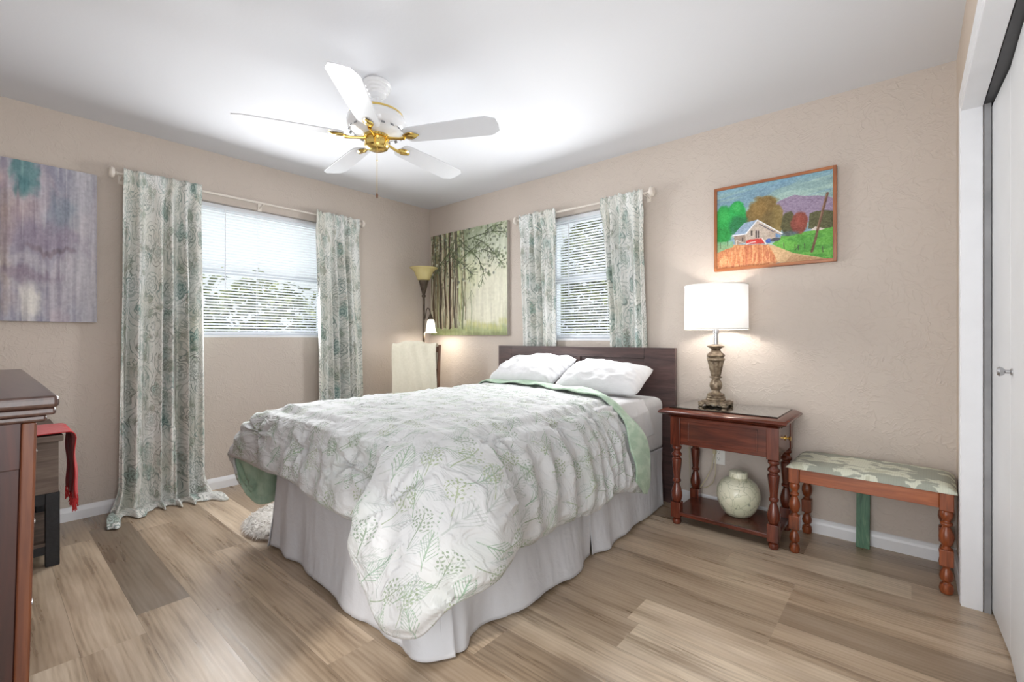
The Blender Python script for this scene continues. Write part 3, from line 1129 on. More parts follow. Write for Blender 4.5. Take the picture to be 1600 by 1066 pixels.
wd = .075 + .02 * np.sin(j * 23) + .09 * sstep(j, .74, .9)
wd *= 1 - .75 * sstep(j, .965, 1.0)
rl = .013 + .004 * np.sin(j * 31)
rows = []
K = 26
for k in range(K):
    t = k / (K - 1)
    if t < .35:
        a = PI * t / .35
        p = E_ - I_ * (rl * np.sin(a))[:, None] + N_ * (rl * (1 - np.cos(a)))[:, None]
    else:
        u = (t - .35) / .65
        hgt = 2 * rl * (1 - .35 * u) + .006 * np.sin(u * PI) + .005 * np.sin(j * 60 + u * 3)
        p = E_ + I_ * (wd * u)[:, None] + N_ * hgt[:, None]
    rows.append(p)
R_ = np.array(rows)
uvr = np.stack([np.broadcast_to(j * 3.4, R_.shape[:2]), np.broadcast_to(np.linspace(0, .25, K)[:, None], R_.shape[:2])], -1)
tb_ = MB().grid(R_, uvr).build('turned_back_edge', 'mint_cloth', cf, smooth=True, solid=-.008)
tb_['label'] = 'mint green lining of the turned-back upper edge'

# top sheet showing above the comforter
X = np.linspace(1.20, 3.0, 150)
Yv = np.linspace(-.98, -.43, 34)
P = np.zeros((34, 150, 3))
for a, y in enumerate(Yv):
    for b, x in enumerate(X):
        z = .722
        xx, yy = x, y
        lim = 2.575
        hang = .30 - .10 * (a / 33)
        if x > lim:
            u = (x - lim) / (3.0 - lim)
            xx = lim + .028 * min(1, u * 4) + .012 * math.sin(y * 30 + 1) * u
            z = .722 - hang * u - .0 + (.02 * (1 - min(1, u * 5)) - .02)
            yy = y + .10 * u * (a / 33)
        elif x > lim - .04:
            z -= .02 * ((x - lim + .04) / .04) ** 2
        P[a, b] = (xx, yy, z + .003 * math.sin(x * 14 + y * 25) + .002 * math.sin(x * 37))
sh = MB().grid(P).build('top_sheet', 'white_cotton', smooth=True, solid=.003)
tag(sh, 'white top sheet showing between the mint comforter edge and the pillows', 'sheet')


def pillow(label, c, T, seed):
    c = [np.array(p, float) for p in c]
    n = 56
    u = np.linspace(-1, 1, n)
    U, Vv = np.meshgrid(u, u)
    cpl = 1 - .075 * (U * Vv) ** 4
    pu = U * cpl * (1 - .07 * (1 - Vv ** 2) * 0 - .05 * (1 - Vv ** 2) * np.abs(U) ** 3)
    pv = Vv * cpl * (1 - .07 * (1 - U ** 2) * np.abs(Vv) ** 3)
    a, b = (pu + 1) / 2, (pv + 1) / 2
    base = (c[0] * ((1 - a) * (1 - b))[..., None] + c[1] * (a * (1 - b))[..., None] + c[2] * (a * b)[..., None] + c[3] * ((1 - a) * b)[..., None])
    nn = np.cross(c[1] - c[0], c[3] - c[0])
    nn /= np.linalg.norm(nn)
    infl = ((1 - np.abs(U) ** 2.6) * (1 - np.abs(Vv) ** 2.6)) ** .55
    sag = (1 - .22 * Vv)
    edge = 1 - np.maximum(np.abs(U), np.abs(Vv))
    wr = .022 * (1 - np.abs(2 * fbm(U * 2.0 + Vv * 1.3 + 5, Vv * 1.6 - U + 5, seed, 2) - 1)) ** 2 * np.minimum(1, edge * 6) \
        + .012 * (fbm(U * 5, Vv * 5, seed + 3, 3) - .5) * np.minimum(1, edge * 8)
    rad = .006 * np.sin(np.arctan2(Vv, U) * 26 + seed) * np.exp(-edge * 9) * np.minimum(1, edge * 20)
    top = base + nn * (T * infl * sag + wr + rad)[..., None]
    bot = base - nn * (T * .62 * infl)[..., None]
    mb = MB().grid(top).grid(bot[:, ::-1])
    o = mb.build('pillow', 'white_cotton')
    import bmesh
    bm = bmesh.new()
    bm.from_mesh(o.data)
    bmesh.ops.remove_doubles(bm, verts=bm.verts, dist=.0004)
    bm.to_mesh(o.data)
    bm.free()
    o.data.polygons.foreach_set('use_smooth', [True] * len(o.data.polygons))
    return tag(o, label, 'pillow', 'white pillows against the headboard')


pillow('white pillow leaning on the headboard on the side nearer the forest painting',
       [(1.30, -.50, .762), (1.95, -.52, .762), (1.955, -.165, .945), (1.36, -.165, .935)], .085, 4)
pillow('white pillow leaning on the headboard on the side nearer the nightstand',
       [(1.95, -.53, .755), (2.58, -.50, .748), (2.55, -.165, .895), (1.955, -.165, .925)], .075, 9)


# bed skirt in separate hanging panels
def skirt_panel(root, top, hem, seed, n=160, label=None):
    top, hem = np.array(top, float), np.array(hem, float)

    def res(p):
        d = np.concatenate([[0], np.cumsum(np.linalg.norm(np.diff(p, axis=0), axis=1))])
        s = np.linspace(0, d[-1], n)
        return np.stack([smooth_interp(s, d, p[:, i]) if len(p) > 2 else np.interp(s, d, p[:, i]) for i in range(2)], 1), s
    tp, st = res(top)
    hp, sh_ = res(hem)
    rows = []
    K = 26
    tan = np.gradient(hp, axis=0)
    nr = np.stack([tan[:, 1], -tan[:, 0]], 1)
    nr /= np.linalg.norm(nr, axis=1, keepdims=True)
    for k in range(K):
        t = k / (K - 1)
        p = tp * (1 - t ** 1.5) + hp * t ** 1.5
        wv = .009 * np.sin(sh_ * 24 + seed + 2 * np.sin(sh_ * 5)) * t ** .7 + .018 * (vn(sh_ * 5, 0 * sh_ + t * .6, seed) - .5) * t + .010 * (fbm(sh_ * 19, sh_ * 0 + t * 2.5, seed + 2, 3) - .5)
        z = .38 * (1 - t) + .012 * t + .006 * np.sin(sh_ * 9 + seed) * t
        rows.append(np.column_stack([p + nr * wv[:, None], z]))
    o = MB().grid(np.array(rows)).build('skirt_panel', 'skirt_cotton', root, smooth=True, solid=.003)
    return o


sk = thing('bed_skirt', 'plain white bed skirt hanging to the floor beneath the comforter', 'bed skirt', (1.91, -1.15, 0))
skirt_panel(sk, [(1.235, -.25), (1.237, -1.2), (1.24, -2.03), (1.30, -2.065)], [(1.215, -.25), (1.21, -1.2), (1.225, -2.03), (1.284, -2.10)], 1)
skirt_panel(sk, [(1.30, -2.067), (1.9, -2.067), (2.50, -2.067), (2.59, -2.01)], [(1.29, -2.102), (1.61, -2.088), (1.95, -2.118), (2.19, -2.128), (2.38, -2.108), (2.508, -2.128), (2.60, -2.105), (2.640, -2.07), (2.655, -2.035)], 2)
skirt_panel(sk, [(2.576, -2.045), (2.584, -1.6), (2.584, -1.05)], [(2.630, -2.070), (2.652, -1.997), (2.602, -1.90), (2.626, -1.75), (2.658, -1.62), (2.645, -1.40), (2.648, -1.24), (2.616, -1.12), (2.606, -1.085)], 3)
skirt_panel(sk, [(2.586, -1.07), (2.586, -.6), (2.586, -.16)], [(2.618, -1.075), (2.634, -.95), (2.622, -.75), (2.612, -.5), (2.60, -.40), (2.606, -.17)], 4)

# sheepskin rug
rr_ = random.Random(5)
mb = MB()
RCX, RCY, RAX, RAY = 1.04, -1.60, .37, .50
seg = 40
mb.lathe([(1, 0), (1, .02), (.9, .03), (.01, .035)], seg, mat=Matrix.Translation((RCX, RCY, .001)) @ Matrix.Diagonal((RAX, RAY, 1, 1)))
for i in range(7000):
    a = rr_.uniform(0, 2 * PI)
    r = math.sqrt(rr_.random()) if i % 2 else rr_.uniform(.9, 1)
    ca, sa = math.cos(a), math.sin(a)
    p = Vector((RCX + RAX * r * ca, RCY + RAY * r * sa, .022))
    d_ = Vector((ca + rr_.uniform(-.5, .5), sa + rr_.uniform(-.5, .5), rr_.uniform(-.2, .3) if r > .9 else rr_.uniform(.2, .7))).normalized()
    ln = rr_.uniform(.03, .055)
    sd = d_.cross(Vector((0, 0, 1))).normalized() * .0028
    m1 = p + d_ * ln * .6 + Vector((0, 0, .006))
    e = p + d_ * ln - Vector((0, 0, .010))
    e.z = max(e.z, .003)
    mb.add([p - sd, p + sd, m1 + sd * .8, m1 - sd * .8, e], [(0, 1, 2, 3), (3, 2, 4)])
tag(mb.build('sheepskin_rug', 'rug_fur', smooth=False), 'fluffy white rug on the floor between the bed and the left wall', 'rug')


# ------------------------------------------------------------------ curtains and rods
def curtain(label, axis, top, bot, zt, zb, nf, amp, seed, d0=.085, dlow=None, puddle=0., wcloth=1.2, group=None):
    W, n, m = 240, 240, 120
    u = np.linspace(0, 1, n)[None, :]
    Ls = (zt - zb) - (.02 if puddle else 0)
    s = np.linspace(0, Ls + puddle, m)[:, None]
    v = s / (Ls + puddle)
    uu = u + .035 * np.sin(2 * PI * u * 1.3 + seed) + .02 * np.sin(2 * PI * u * 3.1 + seed * 2 + v * 1.5)
    ph = 2 * PI * nf * uu
    A = amp * (.42 + .58 * sstep(v, .03, .35)) * (1 + .35 * np.sin(u * 9 + seed))
    sh = np.sin(ph + .8 * np.sin(v * 2.2 + seed))
    sh = np.sign(sh) * np.abs(sh) ** .75
    sh2 = .35 * np.sin(2 * PI * (nf * 1.9) * u + seed * 3 + v * 1.2) * sstep(v, .15, .6)
    dd = d0 + (0 if dlow is None else (dlow - d0) * sstep(v, .05, 1.)) + A * (sh + sh2) * (1 if dlow is None else (1 - .45 * v))
    # header ruffle above the rod and pinch at the rod
    hdr = sstep(s, .0, .035)
    dd = dd + .006 * np.sin(ph * 2.3) * (1 - sstep(s, 0.03, .05))
    spread = sstep(v, .0, 1.) ** .8
    a0 = top[0] + (bot[0] - top[0]) * spread
    a1 = top[1] + (bot[1] - top[1]) * spread
    aa = a0 + (a1 - a0) * (u + .012 * np.sin(ph * 1. + 1.3) * sstep(v, .1, .4))
    z = zt - s + 0 * u + .006 * np.sin(ph * 1.7 + 1) * (1 - sstep(s, 0, .05))
    if puddle:
        ex = np.maximum(0, s - Ls)
        fr = ex / puddle
        flare = .55 + .45 * np.abs(2 * u - 1) ** 2
        dd = dd + ex * 1.25 * flare + .02 * np.sin(ph * .9) * fr
        z = np.maximum(zt - np.minimum(s, Ls) - ex * .12, 0) + .022 * np.abs(np.sin(ph * .5 + seed)) * np.sin(fr * PI) + .004
        lat = (2 * u - 1)
        aa = aa + lat * np.abs(lat) ** 3 * (.085 * sstep(s, Ls - .16, Ls + puddle))
        dd = dd + np.abs(lat) ** 3 * .05 * sstep(s, Ls - .1, Ls + puddle)
    hd_ = 1 - sstep(s, .075, .16)
    dd = dd * (1 - hd_) + (d0 + .011 + .6 * (dd - d0) + .62 * A) * hd_
    dd = np.maximum(dd, .012)
    P = np.stack([dd, aa + 0 * dd, z + 0 * dd], -1) if axis == 'x' else np.stack([aa + 0 * dd, -dd, z + 0 * dd], -1)
    UV = np.stack([u * wcloth + seed * .37 + 0 * s, -s + seed * .61 + 0 * u], -1)
    o = MB().grid(P, UV).build('curtain', 'curtain_print', smooth=True)
    q = o.modifiers.new('t', 'SOLIDIFY')
    q.thickness = .0015
    return tag(o, label, 'curtain', group)


cg = 'patterned curtains beside the two windows'
curtain('long left curtain beside the purple abstract painting, puddling on the floor', 'x', (-2.505, -2.085), (-2.535, -2.075), 2.150, 0.0, 5.2, .044, 1.0, .09, None, .15, 1.25, cg)
curtain('long green and ivory curtain between the wide window and the floor lamp corner', 'x', (-1.275, -.875), (-1.245, -.825), 2.150, .012, 5.2, .036, 2.3, .09, None, 0, 1.1, cg)
curtain('short curtain hanging right beside the forest painting above the headboard', 'y', (1.315, 1.69), (1.30, 1.665), 2.125, .985, 4.6, .040, 3.1, .085, .036, 0, 1.0, cg)
curtain('short curtain over the headboard on the nightstand side of the narrow window', 'y', (2.085, 2.425), (2.13, 2.425), 2.12, .985, 4.6, .040, 4.4, .085, .036, 0, 1.0, cg)


def rod(label, axis, a0, a1, z, mid):
    P = lambda d, a, zz: (d, a, zz) if axis == 'x' else (a, -d, zz)
    t = thing('curtain_rod', label, 'curtain rod', P(.085, (a0 + a1) / 2, z), 0, 'white curtain rods above the windows')
    r_ = MB().tube([P(.085, a0, z), P(.085, (a0 + a1) / 2, z)], .0085, 12)
    r_.tube([P(.085, (a0 + a1) / 2, z), P(.085, a1, z)], .0068, 12)
    r_.build('pole', 'rod_white', t, smooth=True)
    for a, s in ((a0, -1), (a1, 1)):
        rot = Matrix.Translation(P(.085, a, z)) @ (Matrix.Rotation(-s * PI / 2, 4, 'X') if axis == 'x' else Matrix.Rotation(s * PI / 2, 4, 'Y'))
        MB().lathe([(.010, -.002), (.013, .0), (.013, .006), (.009, .009), (.009, .013), (.030, .014), (.034, .022), (.034, .030), (.026, .040), (.001, .042)], 4 * 4, mat=rot).build('finial', 'rod_white', t, smooth=True, auto=30)
    for a in ([a0 + .03, mid, a1 - .03] if mid is not None else [a0 + .03, a1 - .03]):
        b = MB()
        b.tube([P(.002, a, z - .02), P(.05, a, z - .012), P(.085, a, z - .012)], .005, 8)
        m = .014
        c = [P(.0, a - m, z - .045), P(.006, a + m, z + .015)]
        b.box(min(c[0][0], c[1][0]), max(c[0][0], c[1][0]), min(c[0][1], c[1][1]), max(c[0][1], c[1][1]), z - .045, z + .015)
        b.build('bracket', 'rod_white', t, smooth=True, auto=30)
    return t


rod('white curtain rod with square finials above the wide left window', 'x', -2.53, -.86, 2.122, -1.67)
rod('white curtain rod above the narrow window over the headboard', 'y', 1.29, 2.455, 2.098, None)

# ------------------------------------------------------------------ ceiling fan
fan = thing('ceiling_fan', 'white five-blade ceiling fan with brass fittings hanging over the bed', 'ceiling fan', (1.69, -1.72, H))
Fz = lambda z: z - H
o0 = (0, 0, 0)
MB().lathe([(.070, 0), (.074, -.006), (.074, -.020), (.069, -.024), (.069, -.036), (.060, -.041), (.060, -.052), (.050, -.057), (.048, -.068), (.034, -.075), (.020, -.078)], 40).build('canopy', 'fan_white', fan, smooth=True, loc=o0, auto=25)
MB().lathe([(.011, -.07), (.011, -.13)], 16).build('downrod', 'fan_white', fan, smooth=True, loc=o0)
mot = MB().lathe([(.020, -.118), (.060, -.128), (.100, -.145), (.128, -.166), (.146, -.190), (.152, -.212), (.150, -.232), (.138, -.252), (.110, -.268), (.075, -.276), (.060, -.280)], 56).build('motor_housing', 'fan_white', fan, smooth=True, loc=o0, auto=60)
MB().lathe([(.124, -.163), (.132, -.163), (.137, -.169), (.137, -.174), (.130, -.176), (.124, -.172)], 56, caps=False).build('trim_ring', 'brass', mot, smooth=True, loc=o0)
for i in range(18):
    sl = MB()
    a = 2 * PI * i / 18
    sl.box(-.009, .009, -.0015, .0015, -.011, .011, Matrix.Rotation(a, 4, 'Z') @ Matrix.Translation((.1365, 0, -.2545)) @ Matrix.Rotation(math.radians(62), 4, 'Y') @ Matrix.Rotation(PI / 2, 4, 'Z') @ Matrix.Rotation(PI / 2, 4, 'X'))
    sl.build('vent_slot', 'dark_slot', mot, loc=o0)
MB().lathe([(.058, -.276), (.066, -.280), (.066, -.292), (.056, -.296), (.052, -.304), (.060, -.308), (.062, -.318), (.062, -.335), (.057, -.343), (.040, -.352), (.004, -.356)], 40).build('switch_housing', 'brass', fan, smooth=True, loc=o0, auto=25)
for k, adeg in enumerate((27, 99, 171, 243, 315)):
    a = math.radians(adeg)
    R0 = Matrix.Rotation(a, 4, 'Z')
    pitch = Matrix.Rotation(math.radians(-12), 4, 'X')
    T0 = R0 @ Matrix.Translation((0, 0, -.298)) @ pitch
    zb_ = .004
    pts = [(.165, -.040), (.175, -.052), (.20, -.058), (.40, -.066), (.615, -.071), (.66, -.045), (.665, 0), (.66, .045), (.615, .071), (.40, .066), (.20, .058), (.175, .052), (.165, .040)]
    n = len(pts)
    vs = [tuple(T0 @ Vector((x, y, z))) for z in (zb_, zb_ + .006) for x, y in pts]
    MB().add(vs, [tuple(range(n))[::-1], tuple(range(n, 2 * n))] + [(i, (i + 1) % n, n + (i + 1) % n, n + i) for i in range(n)]).build('blade', 'blade_white', fan, loc=o0, bevel=.0015)
    ir = MB()
    ir.tube([tuple(R0 @ Vector(p)) for p in ((.055, 0, -.296), (.09, 0, -.300), (.13, 0, -.306), (.160, 0, -.306))], [.010, .0075, .0075, .010], 10)
    # tear-drop plate under the blade
    prof = [(0, .010), (.02, .022), (.04, .027), (.06, .022), (.08, .010), (.088, .002)]
    vv, fs2 = [], []
    for z, sc in ((-.001, 1), (-.007, .85), (-.010, .4)):
        ring = [(x, y * sc) for x, y in prof] + [(x, -y * sc) for x, y in prof[::-1]]
        vv += [tuple(T0 @ Vector((.152 + (x - .04) * (1 if sc == 1 else sc) + .04, y, z + .002))) for x, y in ring]
    m_ = len(prof) * 2
    for q_ in range(2):
        fs2 += [(q_ * m_ + i, q_ * m_ + (i + 1) % m_, (q_ + 1) * m_ + (i + 1) % m_, (q_ + 1) * m_ + i) for i in range(m_)]
    fs2 += [tuple(range(m_)), tuple(range(2 * m_, 3 * m_))[::-1]]
    ir.add(vv, fs2)
    ir.build('blade_arm', 'brass', fan, smooth=True, loc=o0, auto=50)
pc = MB().tube([(.042, -.025, -.345), (.042, -.025, -.595)], .0012, 6)
pc.lathe([(.0005, 0), (.003, .003), (.003, .007), (.0005, .010)], 8, loc=(.042, -.025, -.43))
pco = pc.build('pull_chain', 'brass', fan, loc=o0)
MB().lathe([(.001, -.622), (.006, -.615), (.006, -.603), (.002, -.594)], 12, loc=(.042, -.025, 0)).build('pull_knob', 'brown_wood_z', pco, smooth=True, loc=o0)


# ------------------------------------------------------------------ pictures
def inpoly(X, Y, poly):
    r = np.zeros(X.shape, bool)
    n = len(poly)
    for i in range(n):
        x0, y0 = poly[i]
        x1, y1 = poly[(i + 1) % n]
        c = ((y0 > Y) != (y1 > Y)) & (X < (x1 - x0) * (Y - y0) / ((y1 - y0) or 1e-9) + x0)
        r ^= c
    return r


def segd(X, Y, a, b):
    ax, ay = a
    dx, dy = b[0] - ax, b[1] - ay
    t = np.clip(((X - ax) * dx + (Y - ay) * dy) / (dx * dx + dy * dy + 1e-12), 0, 1)
    return np.hypot(X - ax - t * dx, Y - ay - t * dy), t


class Paint:
    def __init__(s, w, h):
        s.n = (h, w)
        s.X, s.Y = np.meshgrid(np.linspace(0, 1, w), np.linspace(0, 1, h))
        s.c = np.zeros((h, w, 3))

    def put(s, mask, col):
        mask = np.clip(np.asarray(mask, float), 0, 1)[..., None]
        col = np.asarray(col, float)
        s.c = s.c * (1 - mask) + col * mask
        return s

    def blob(s, x, y, rx, ry, col, seed=0, rag=.5, soft=.25, op=1.):
        d = np.hypot((s.X - x) / rx, (s.Y - y) / ry) + rag * (fbm(s.X * 14, s.Y * 14, seed) - .5)
        return s.put(op * (1 - sstep(d, 1 - soft, 1 + soft)), col)

    def line(s, pts, w, col, op=1.):
        for a, b in zip(pts[:-1], pts[1:]):
            d, t = segd(s.X, s.Y, a, b)
            s.put(op * (1 - sstep(d, w * .5, w * 1.1)), col)
        return s

    def poly(s, pts, col, op=1.):
        return s.put(op * inpoly(s.X, s.Y, pts), col)

    def tex(s, sx, sy, seed, amt):
        s.c = s.c + (fbm(s.X * sx, s.Y * sy, seed, 4)[..., None] - .5) * amt
        return s


def canvas_mesh(name, paint, P00, P10, P11, P01, parent, nrm, th):
    """finely divided painted face; P.. corners, u to the right, v upwards"""
    h, w = paint.n
    P00, P10, P11, P01 = [np.array(p, float) for p in (P00, P10, P11, P01)]
    a, b = paint.X[..., None], paint.Y[..., None]
    G_ = P00 * (1 - a) * (1 - b) + P10 * a * (1 - b) + P11 * a * b + P01 * (1 - a) * b + np.array(nrm) * th
    o = MB().grid(G_).build(name, 'painted_canvas', parent)
    c = np.clip(paint.c, 0, 255) / 255
    lin = np.where(c <= .04045, c / 12.92, ((c + .055) / 1.055) ** 2.4).reshape(-1, 3)
    ca = o.data.color_attributes.new('paint', 'FLOAT_COLOR', 'POINT')
    ca.data.foreach_set('color', np.column_stack([lin, np.ones(len(lin))]).astype(np.float32).ravel())
    return o


# abstract on the left wall: u runs with +y (towards the window)
p = Paint(260, 330)
X0_, Y0q = p.X.copy(), p.Y.copy()
st = fbm(X0_ * 46, Y0q * 2.6, 2, 4)
p.X = X0_ + .09 * (fbm(X0_ * 7, Y0q * 5, 61, 4) - .5) + .03 * (st - .5)
p.Y = Y0q + .22 * (fbm(X0_ * 7, Y0q * 2.2, 62, 4) - .5) + .05 * (st - .5)
p.put(1, (158, 152, 164))
p.put(sstep(fbm(p.X * 3, p.Y * 2, 5), .42, .6) * .7, (146, 150, 170))
p.put(sstep(fbm(p.X * 5 + 3, p.Y * 3, 8), .5, .64) * .6, (172, 154, 164))
p.put(sstep(fbm(p.X * 8 + 9, p.Y * 4, 18), .52, .66) * .5, (128, 128, 150))
p.put(sstep(X0_, .76, .92) * .7, (166, 163, 170))
p.blob(.20, .30, .16, .34, (140, 164, 172), 3, .9, .6, .6)
p.blob(.10, .62, .20, .22, (122, 136, 158), 4, .9, .6, .6)
p.blob(.36, .85, .14, .10, (164, 124, 150), 5, .9, .5, .6)
p.blob(.44, .88, .07, .05, (196, 168, 162), 5, .9, .5, .6)
p.blob(.60, .90, .06, .13, (84, 136, 140), 6, .9, .35, .9)
p.blob(.60, .80, .03, .07, (48, 104, 112), 7, .9, .4, .8)
p.blob(.50, .66, .15, .10, (160, 134, 132), 8, .9, .6, .6)
p.blob(.50, .42, .05, .34, (162, 138, 122), 9, .9, .6, .6)
p.blob(.66, .53, .20, .10, (126, 108, 132), 10, .9, .8, .65)
p.blob(.74, .455, .10, .020, (104, 86, 96), 11, .9, .6, .6)
p.blob(.80, .74, .08, .10, (116, 134, 150), 12, .9, .6, .6)
p.blob(.62, .29, .14, .035, (118, 100, 120), 13, .9, .6, .6)
p.blob(.60, .38, .10, .03, (178, 170, 178), 14, .9, .7, .5)
p.blob(.63, .14, .055, .10, (208, 204, 196), 15, .9, .45, .9)
p.blob(.22, .06, .24, .05, (110, 126, 140), 17, .9, .6, .5)
p.X, p.Y = X0_, Y0q
p.c = p.c + (st[..., None] - .5) * np.array([66, 66, 60])
p.put(sstep(vn(p.X * 90, p.Y * 3, 71), .84, .94) * .35, (204, 200, 204))
p.tex(90, 70, 21, 30)
p.c = p.c * .8 + p.c.mean(2, keepdims=True) * .2 + 8
ab = thing('abstract_painting', 'large purple and blue abstract painting on stretched canvas on the left wall', 'painting', (.02, -3.0, 1.19))
Y0_, Y1_ = -3.38, -2.618
box(.002, .033, Y0_, Y1_, 1.192, 2.098).build('stretcher', 'canvas_edge', ab, bevel=.003)
canvas_mesh('painted_face', p, (0, Y0_, 1.192), (0, Y1_, 1.192), (0, Y1_, 2.098), (0, Y0_, 2.098), ab, (1, 0, 0), .0345)

# forest on the back wall
p = Paint(290, 280)
X, Y = p.X, p.Y
p.put(1, (208, 208, 184))
p.put(sstep(fbm(X * 4, Y * 3, 71), .4, .62) * .6, (170, 178, 150))
p.put(sstep(Y + .1 * (fbm(X * 8, Y * 8, 72) - .5), .45, .95) * .5, (152, 160, 136))
p.blob(.15, .85, .36, .26, (96, 104, 78), 2, 1.4, .5, .7)
p.blob(.55, .88, .30, .14, (128, 140, 110), 3, 1.4, .5, .6)
p.blob(.80, .80, .26, .16, (196, 202, 186), 4, 1.2, .6, .7)
p.blob(.76, .34, .27, .34, (222, 220, 200), 5, .5, .5, .9)
p.blob(.50, .55, .16, .2, (206, 210, 170), 6, 1., .5, .5)
lz = (1 - sstep(X, .36, .5))
for k in range(46):
    x = (k * .618) % 1 * .48
    cc = [(92, 82, 62), (214, 208, 182), (120, 112, 84), (186, 196, 140), (70, 62, 50), (160, 150, 120), (228, 222, 200)][k % 7]
    d = np.abs(X - (x + .03 * (1 - Y) + .010 * (fbm(Y * 6 + k, Y * 0 + k, 80) - .5) * 4))
    ww = .004 + .010 * vn(np.array(k * 1.7), np.array(.5), 81)
    lo, hi = .04 + .3 * float(vn(np.array(k * 2.3), np.array(.1), 82)), 1.1
    p.put((1 - sstep(d, ww * .4, ww)) * (Y > lo) * (.35 + .5 * sstep(fbm(X * 30, Y * 7 + k, 83), .35, .6)), cc)
p.put(sstep(.13 - Y + .08 * (fbm(X * 20, Y * 3, 8) - .5), 0, .08) * .75, (150, 162, 108))
p.put(sstep(.05 - Y + .05 * (fbm(X * 30, Y * 3, 9) - .5), 0, .04) * .6, (118, 124, 84))
for k in range(26):
    x, y = .5 + .5 * ((k * .618) % 1), .06 + .07 * ((k * .37) % 1)
    p.blob(x, y, .012, .03, (196, 196, 130), k, .6, .5, .5)
for i, (x, w_, c, x2) in enumerate(((.03, .018, (92, 74, 56), .05), (.085, .014, (126, 108, 82), .10), (.13, .02, (72, 58, 50), .15), (.165, .012, (196, 184, 156), .18), (.205, .016, (86, 66, 52), .215), (.245, .011, (206, 196, 170), .25), (.275, .018, (76, 58, 50), .28), (.315, .008, (150, 128, 104), .31), (.35, .014, (86, 76, 66), .35), (.375, .007, (110, 98, 88), .38), (.455, .008, (112, 122, 92), .455), (.56, .004, (150, 160, 128), .565))):
    top_ = 1.02 if i < 10 else (.62 if i == 10 else .5)
    bot_ = .05 if i < 10 else .04
    d = np.abs(X - (x + (x2 - x) * (1 - Y) + .006 * np.sin(Y * 14 + i)))
    wv = w_ * (.6 + .5 * (1 - Y)) * (1 if i < 10 else (1.6 - 1.4 * Y))
    p.put((1 - sstep(d, wv * .6, wv)) * (Y > bot_ + .03 * vn(X * 30, 0 * Y, i)) * (Y < top_) * (.6 + .4 * sstep(vn(X * 40, Y * 9, i), .2, .5)), c)
r = random.Random(4)
dark = (66, 72, 52)
main_ = [[(.22, .70), (.32, .78), (.42, .86), (.52, .90), (.68, .92), (.82, .93), (.98, .90)],
         [(.34, .74), (.42, .70), (.52, .62), (.58, .56)],
         [(.40, .85), (.50, .80), (.60, .76), (.72, .78), (.86, .72), (.95, .62)],
         [(.40, .92), (.52, .82), (.66, .70), (.72, .58), (.70, .48)],
         [(.60, .90), (.70, .86), (.80, .78), (.88, .70)],
         [(.08, .62), (.16, .72), (.26, .80), (.36, .92)],
         [(.36, .66), (.46, .74), (.58, .80), (.70, .86)],
         [(.74, .94), (.84, .98), (.95, .97)]]
for br in main_:
    p.line(br, .006, dark, .9)
for _ in range(330):
    br = r.choice(main_)
    k = r.randrange(len(br) - 1)
    t = r.random()
    a = (br[k][0] * (1 - t) + br[k + 1][0] * t, br[k][1] * (1 - t) + br[k + 1][1] * t)
    g_ = r.uniform(-2.6, .6)
    ln = r.uniform(.03, .10)
    p.line([a, (a[0] + ln * math.cos(g_), a[1] + ln * math.sin(g_) * .9)], .003, r.choice([dark, (86, 100, 62), (112, 130, 88), (60, 62, 50)]), .75)
for _ in range(520):
    x, y = r.uniform(.0, 1), r.uniform(.45, 1)
    if r.random() > (y - .35) * 1.6:
        continue
    p.blob(x, y, r.uniform(.006, .016), r.uniform(.006, .014), r.choice([(74, 84, 60), (104, 116, 84), (140, 150, 122), (90, 96, 88), (206, 210, 190)]), 30, .4, .4, .7)
p.line([(.56, .30), (.565, .42), (.60, .36)], .003, (110, 120, 92), .7)
p.line([(.565, .38), (.53, .34)], .003, (110, 120, 92), .7)
p.c = p.c + (fbm(X * 60, Y * 5, 40)[..., None] - .5) * 34
p.tex(50, 50, 41, 20)
fp = thing('forest_painting', 'unframed green canvas of forest trunks and branches in the room corner', 'painting', (.59, -.02, 1.12))
FX0, FX1, FZ0, FZ1 = .068, 1.118, 1.122, 2.142
box(FX0, FX1, -.034, -.002, FZ0, FZ1).build('stretcher', 'canvas_edge', fp, bevel=.003)
canvas_mesh('painted_face', p, (FX0, 0, FZ0), (FX1, 0, FZ0), (FX1, 0, FZ1), (FX0, 0, FZ1), fp, (0, -1, 0), .0355)

# farm picture above the table lamp
p = Paint(330, 250)


def Z(*pts):
    out = []
    for x, y in pts:
        u_ = (x - 132) / 1072
        yt, yb = 292 - 196 * u_, 1005 - 92 * u_
        out.append((u_, 1 - (y - yt) / (yb - yt)))
    return out


X, Y = p.X, p.Y
p.put(1, (138, 168, 168))
p.put(sstep(fbm(X * 2.5 + Y * 3, Y * 16 - X * 3, 3), .45, .65) * .7, (168, 196, 186))
p.put(sstep(fbm(X * 2 + 5 + Y * 2, Y * 14 - X * 3, 6), .5, .62) * .7, (112, 146, 172))
p.put(sstep(Y, .9, 1.) * .5, (110, 160, 196))
p.poly(Z((690, 425), (740, 380), (820, 345), (880, 325), (960, 335), (1080, 335), (1160, 345), (1210, 360), (1210, 560), (760, 600)), (144, 128, 152))
p.poly(Z((1010, 500), (1060, 480), (1140, 470), (1210, 480), (1210, 640), (1000, 640)), (84, 84, 50))
p.poly(Z((760, 700), (1000, 660), (1215, 625), (1215, 930), (1080, 905), (870, 860), (760, 820), (680, 775)), (98, 168, 66))
p.put(inpoly(X, Y, Z((760, 700), (1215, 660), (1215, 930), (1080, 905), (870, 860), (680, 775))) * sstep(fbm(X * 9, Y * 22, 9), .5, .62) * .6, (66, 136, 50))
p.poly(Z((1010, 655), (1060, 620), (1140, 640), (1100, 655)), (206, 196, 186))


